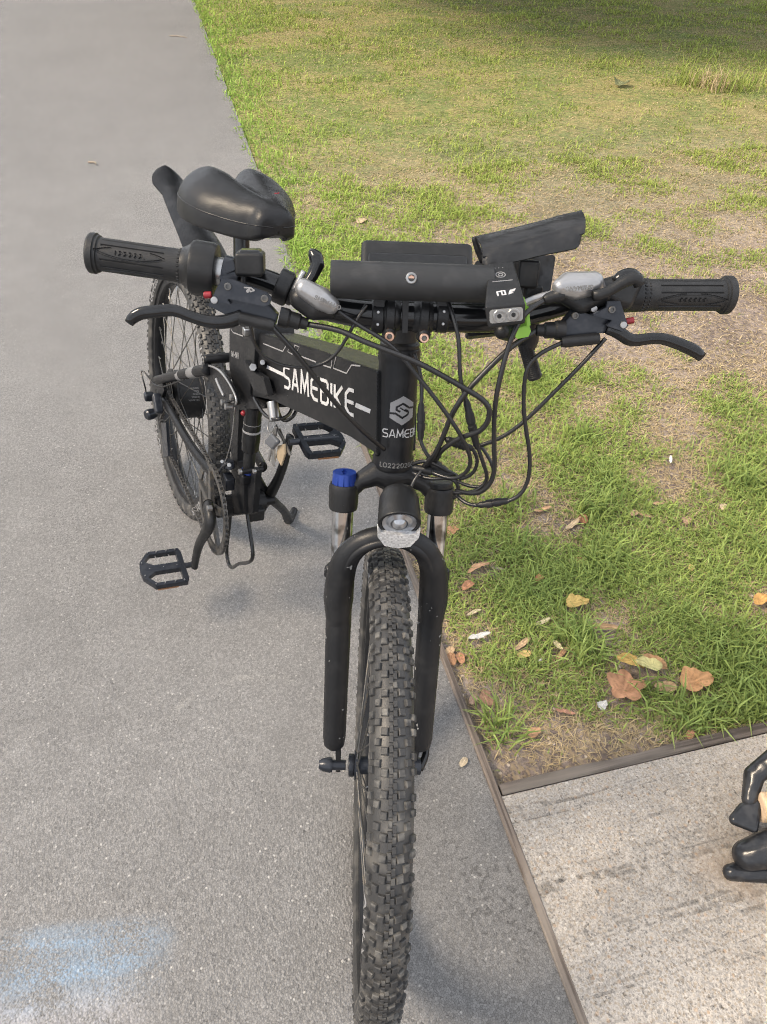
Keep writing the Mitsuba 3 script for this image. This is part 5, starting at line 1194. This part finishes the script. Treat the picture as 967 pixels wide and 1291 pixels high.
cable([(0.44,0.085,0.1),(0.439,0.075,0.088),(0.445,0.065,0.077)], .0024)
cable([(0.51,0.082,0.088),(0.496,0.08,0.095),(0.478,0.075,0.092),(0.466,0.065,0.079)], .0022)

# ---- keys and frame lock
KY = 'key_bunch'
note(KY, 'bunch of keys hanging from the lock under the main beam', 'keys')
add(f'{B}__frame_lock', [cyl((0.658,-0.03,0.672), (0.68,-0.03,0.647), .0095, .0015, 24)], 'm_steel', 30, FRM, label='bright steel lock barrel')
add(f'{B}__lock_cable', tube([(0.582,-0.034,0.638),(0.631,-0.036,0.639),(0.669,-0.036,0.647),(0.696,-0.03,0.66),(0.682,-0.01,0.656),(0.653,0.01,0.653)], .0030, 10), 'm_cable', True, FRM)
add(f'{B}__lock_cable', tube([(0.651,-0.02,0.668),(0.647,-0.01,0.64),(0.648,0.0,0.627),(0.658,0.01,0.638),(0.651,0.02,0.65),(0.621,0.02,0.646)], .0032, 10), 'm_cable', True, FRM)
kc = np.array((0.665,-0.03,0.631)); th_ = np.linspace(0, 2 * np.pi, 30)
add(f'{KY}__key_ring', tube([kc + V(.012 * math.cos(a), .003 * math.sin(a), .014 * math.sin(a)) for a in th_], .0011, 8, True, False), 'm_steel', True, FRM)
add(f'{KY}__key', chain_hull([[(*(0.678,-0.032,0.617), .0035), (*(0.66,-0.032,0.594), .0045), (*(0.705,-0.032,0.621), .0045), (*(0.687,-0.032,0.599), .0040)]], 14), 'm_keyhead', 50, FRM, label='dark grey plastic key head')
add(f'{KY}__key_blade', slab([(0.676,-0.03,0.589),(0.69,-0.03,0.597),(0.701,-0.03,0.572),(0.692,-0.03,0.562),(0.683,-0.03,0.563)], V(0, .002, 0), .0004), 'm_steel', 30, FRM)
add(f'{KY}__key_blade', slab([(0.66,-0.026,0.578),(0.667,-0.026,0.582),(0.662,-0.026,0.553),(0.654,-0.026,0.551)], V(0, .002, 0), .0004), 'm_steel', 30, FRM)
add(f'{KY}__tag', slab([(0.693,-0.026,0.605),(0.718,-0.026,0.624),(0.726,-0.026,0.61),(0.716,-0.026,0.579),(0.691,-0.026,0.581)], V(0, .003, 0), .0006), 'm_keybrass', 30, FRM, label='brown key tag')
add(f'{KY}__key_blade', slab([(0.682,-0.022,0.633),(0.703,-0.022,0.627),(0.743,-0.022,0.617),(0.734,-0.022,0.611),(0.681,-0.022,0.623)], V(0, .002, 0), .0004), 'm_steel', 30, FRM)
add(f'{KY}__strap', tube([(0.672,-0.024,0.633),(0.688,-0.024,0.629),(0.712,-0.024,0.626),(0.712,-0.024,0.613)], [.003, .0045, .0045, .003], 8, squash=((0, 1, 0), .4)), 'm_matte', True, FRM)
add(f'{KY}__key_blade', slab([(0.669,-0.028,0.626),(0.682,-0.028,0.636),(0.686,-0.028,0.62),(0.673,-0.028,0.611)], V(0, .002, 0), .0004), 'm_steel', 30, FRM)

# ================================================================== bench at the right edge
BN = 'park_bench'
note(BN, 'cast-iron park bench foot with chipped black paint at the right edge', 'bench')
f0 = np.array([*(1.466,0.593), 0.0]); rt = V(.447, .895, 0); aw = V(-.895, .447, 0)
fp_ = lambda a, b, z: tuple(f0 + rt * a + aw * b + V(0, 0, z))
add(f'{BN}__foot', chain_hull([[(*fp_(.006, .004, .010), .014), (*fp_(.075, .000, .014), .016), (*fp_(.14, .03, .016), .018)], [(*fp_(.034, .022, .036), .026), (*fp_(.078, .028, .054), .033), (*fp_(.16, .05, .085), .032)], [(*fp_(.16, .05, .085), .032), (*fp_(.26, .07, .22), .028)], [(*fp_(.26, .07, .22), .028), (*fp_(.24, .08, .40), .026)]], 28), 'm_iron', 60)
add(f'{BN}__scroll', chain_hull([[(*fp_(.040, .085, .075), .013), (*fp_(.018, .070, .070), .010), (*fp_(.045, .055, .070), .008), (*fp_(.060, .090, .082), .010)], [(*fp_(.050, .100, .085), .013), (*fp_(.066, .135, .105), .018)], [(*fp_(.066, .135, .105), .018), (*fp_(.105, .155, .14), .018)], [(*fp_(.105, .155, .14), .018), (*fp_(.24, .10, .20), .020)]], 24), 'm_iron', 60)
add(f'{BN}__slat', block(fp_(.105, .085, .085), np.array([rt, aw, V(0, 0, 1)]), (.085, .040, .045), .006), 'm_benchwood', 40)
for k in range(4):
    add(f'{BN}__seat_slat', block(np.array(fp_(.95, -.02 + .085 * k, .44)), np.array([rt, aw, V(0, 0, 1)]), (1.5, .07, .03), .005), 'm_benchwood', 40)
add(f'{BN}__seat_rail', block(np.array(fp_(.26, .11, .41)), np.array([aw, rt, V(0, 0, 1)]), (.40, .03, .03), .006), 'm_iron', 40)
add(f'{BN}__leg', chain_hull([[(*fp_(1.55, .0, .02), .02), (*fp_(1.55, .07, .22), .026)], [(*fp_(1.55, .07, .22), .026), (*fp_(1.55, .10, .42), .024)]], 20), 'm_iron', 60)

# ================================================================== tree beyond the lawn (its crown shades the far right of the grass)
tr_ = np.random.default_rng(5); TB = V(-14.0, 14.0, 0)
add('tree__trunk', tube([TB + V(0, 0, -.3), TB + V(.1, -.2, 1.6), TB + V(.4, -.8, 3.4), TB + V(1.2, -1.8, 6.0)], [.38, .30, .26, .14], 16, step=.2), 'm_bark', True)
for dx, dy, dz in ((6.0, -4.5, 1.2), (-2.5, -3.0, 2.0), (6.5, -1.5, 1.6), (2.5, -7.5, 1.0), (-1.5, 1.0, 2.6)):
    add('tree__limb', tube([TB + V(.35, -.7, 3.0), TB + V(.35 + dx * .4, -.7 + dy * .4, 3.6 + dz * .5), TB + V(.35 + dx, -.7 + dy, 3.8 + dz)], [.16, .10, .04], 10, step=.2), 'm_bark', True)
nl = 52000; cc_ = TB + V(1.6, -1.6, 0) + np.array([[2.5, -4.0, 5.0], [0, -1.5, 6.5], [4.5, -2.5, 5.0], [-2, -3.5, 6.0], [2.0, -7.5, 4.8], [6.0, -5.5, 4.8], [1.5, -3.0, 7.8], [7.5, -2.5, 5.2], [5.0, -8.5, 5.2], [8.0, -6.5, 5.0]])
w_ = tr_.integers(0, len(cc_), nl); dd = tr_.normal(size=(nl, 3)); dd /= np.linalg.norm(dd, axis=1, keepdims=True)
pp = cc_[w_] + dd * (tr_.random(nl) ** .4)[:, None] * np.array([2.8, 2.8, 1.8])
u1 = tr_.normal(size=(nl, 3)); u1 /= np.linalg.norm(u1, axis=1, keepdims=True); u2 = np.cross(u1, tr_.normal(size=(nl, 3))); u2 /= np.linalg.norm(u2, axis=1, keepdims=True)
lv = np.stack([pp - u1 * .16, pp + u2 * .09, pp + u1 * .16, pp - u2 * .09], 1).reshape(-1, 3); k = np.arange(nl)[:, None] * 4
add('tree__crown', trimesh.Trimesh(lv, np.concatenate([k + [0, 1, 2], k + [0, 2, 3]]), process=False), 'm_leaf', False, color=np.repeat(np.array([.06, .10, .025]) * (.7 + .6 * tr_.random((nl, 1))), 4, 0), kind='stuff')
note('tree', 'broad leafy tree standing beyond the far right of the lawn', 'tree')

for k, (p0, p1, lab) in enumerate((((-8.553,2.073), (-8.342,2.227), 'thin pale twig far up the tarmac path'), ((-3.568,0.325), (-3.494,0.357), 'short grey twig on the tarmac left of the saddle'))):
    a, b = V(*p0, .008), V(*p1, .006); m_ = (a + b) / 2 + V(.01, .02, .004)
    add('twig', tube([a, m_, b], [.006, .005, .003], 8), 'm_twig', True, label=lab, category='twig')
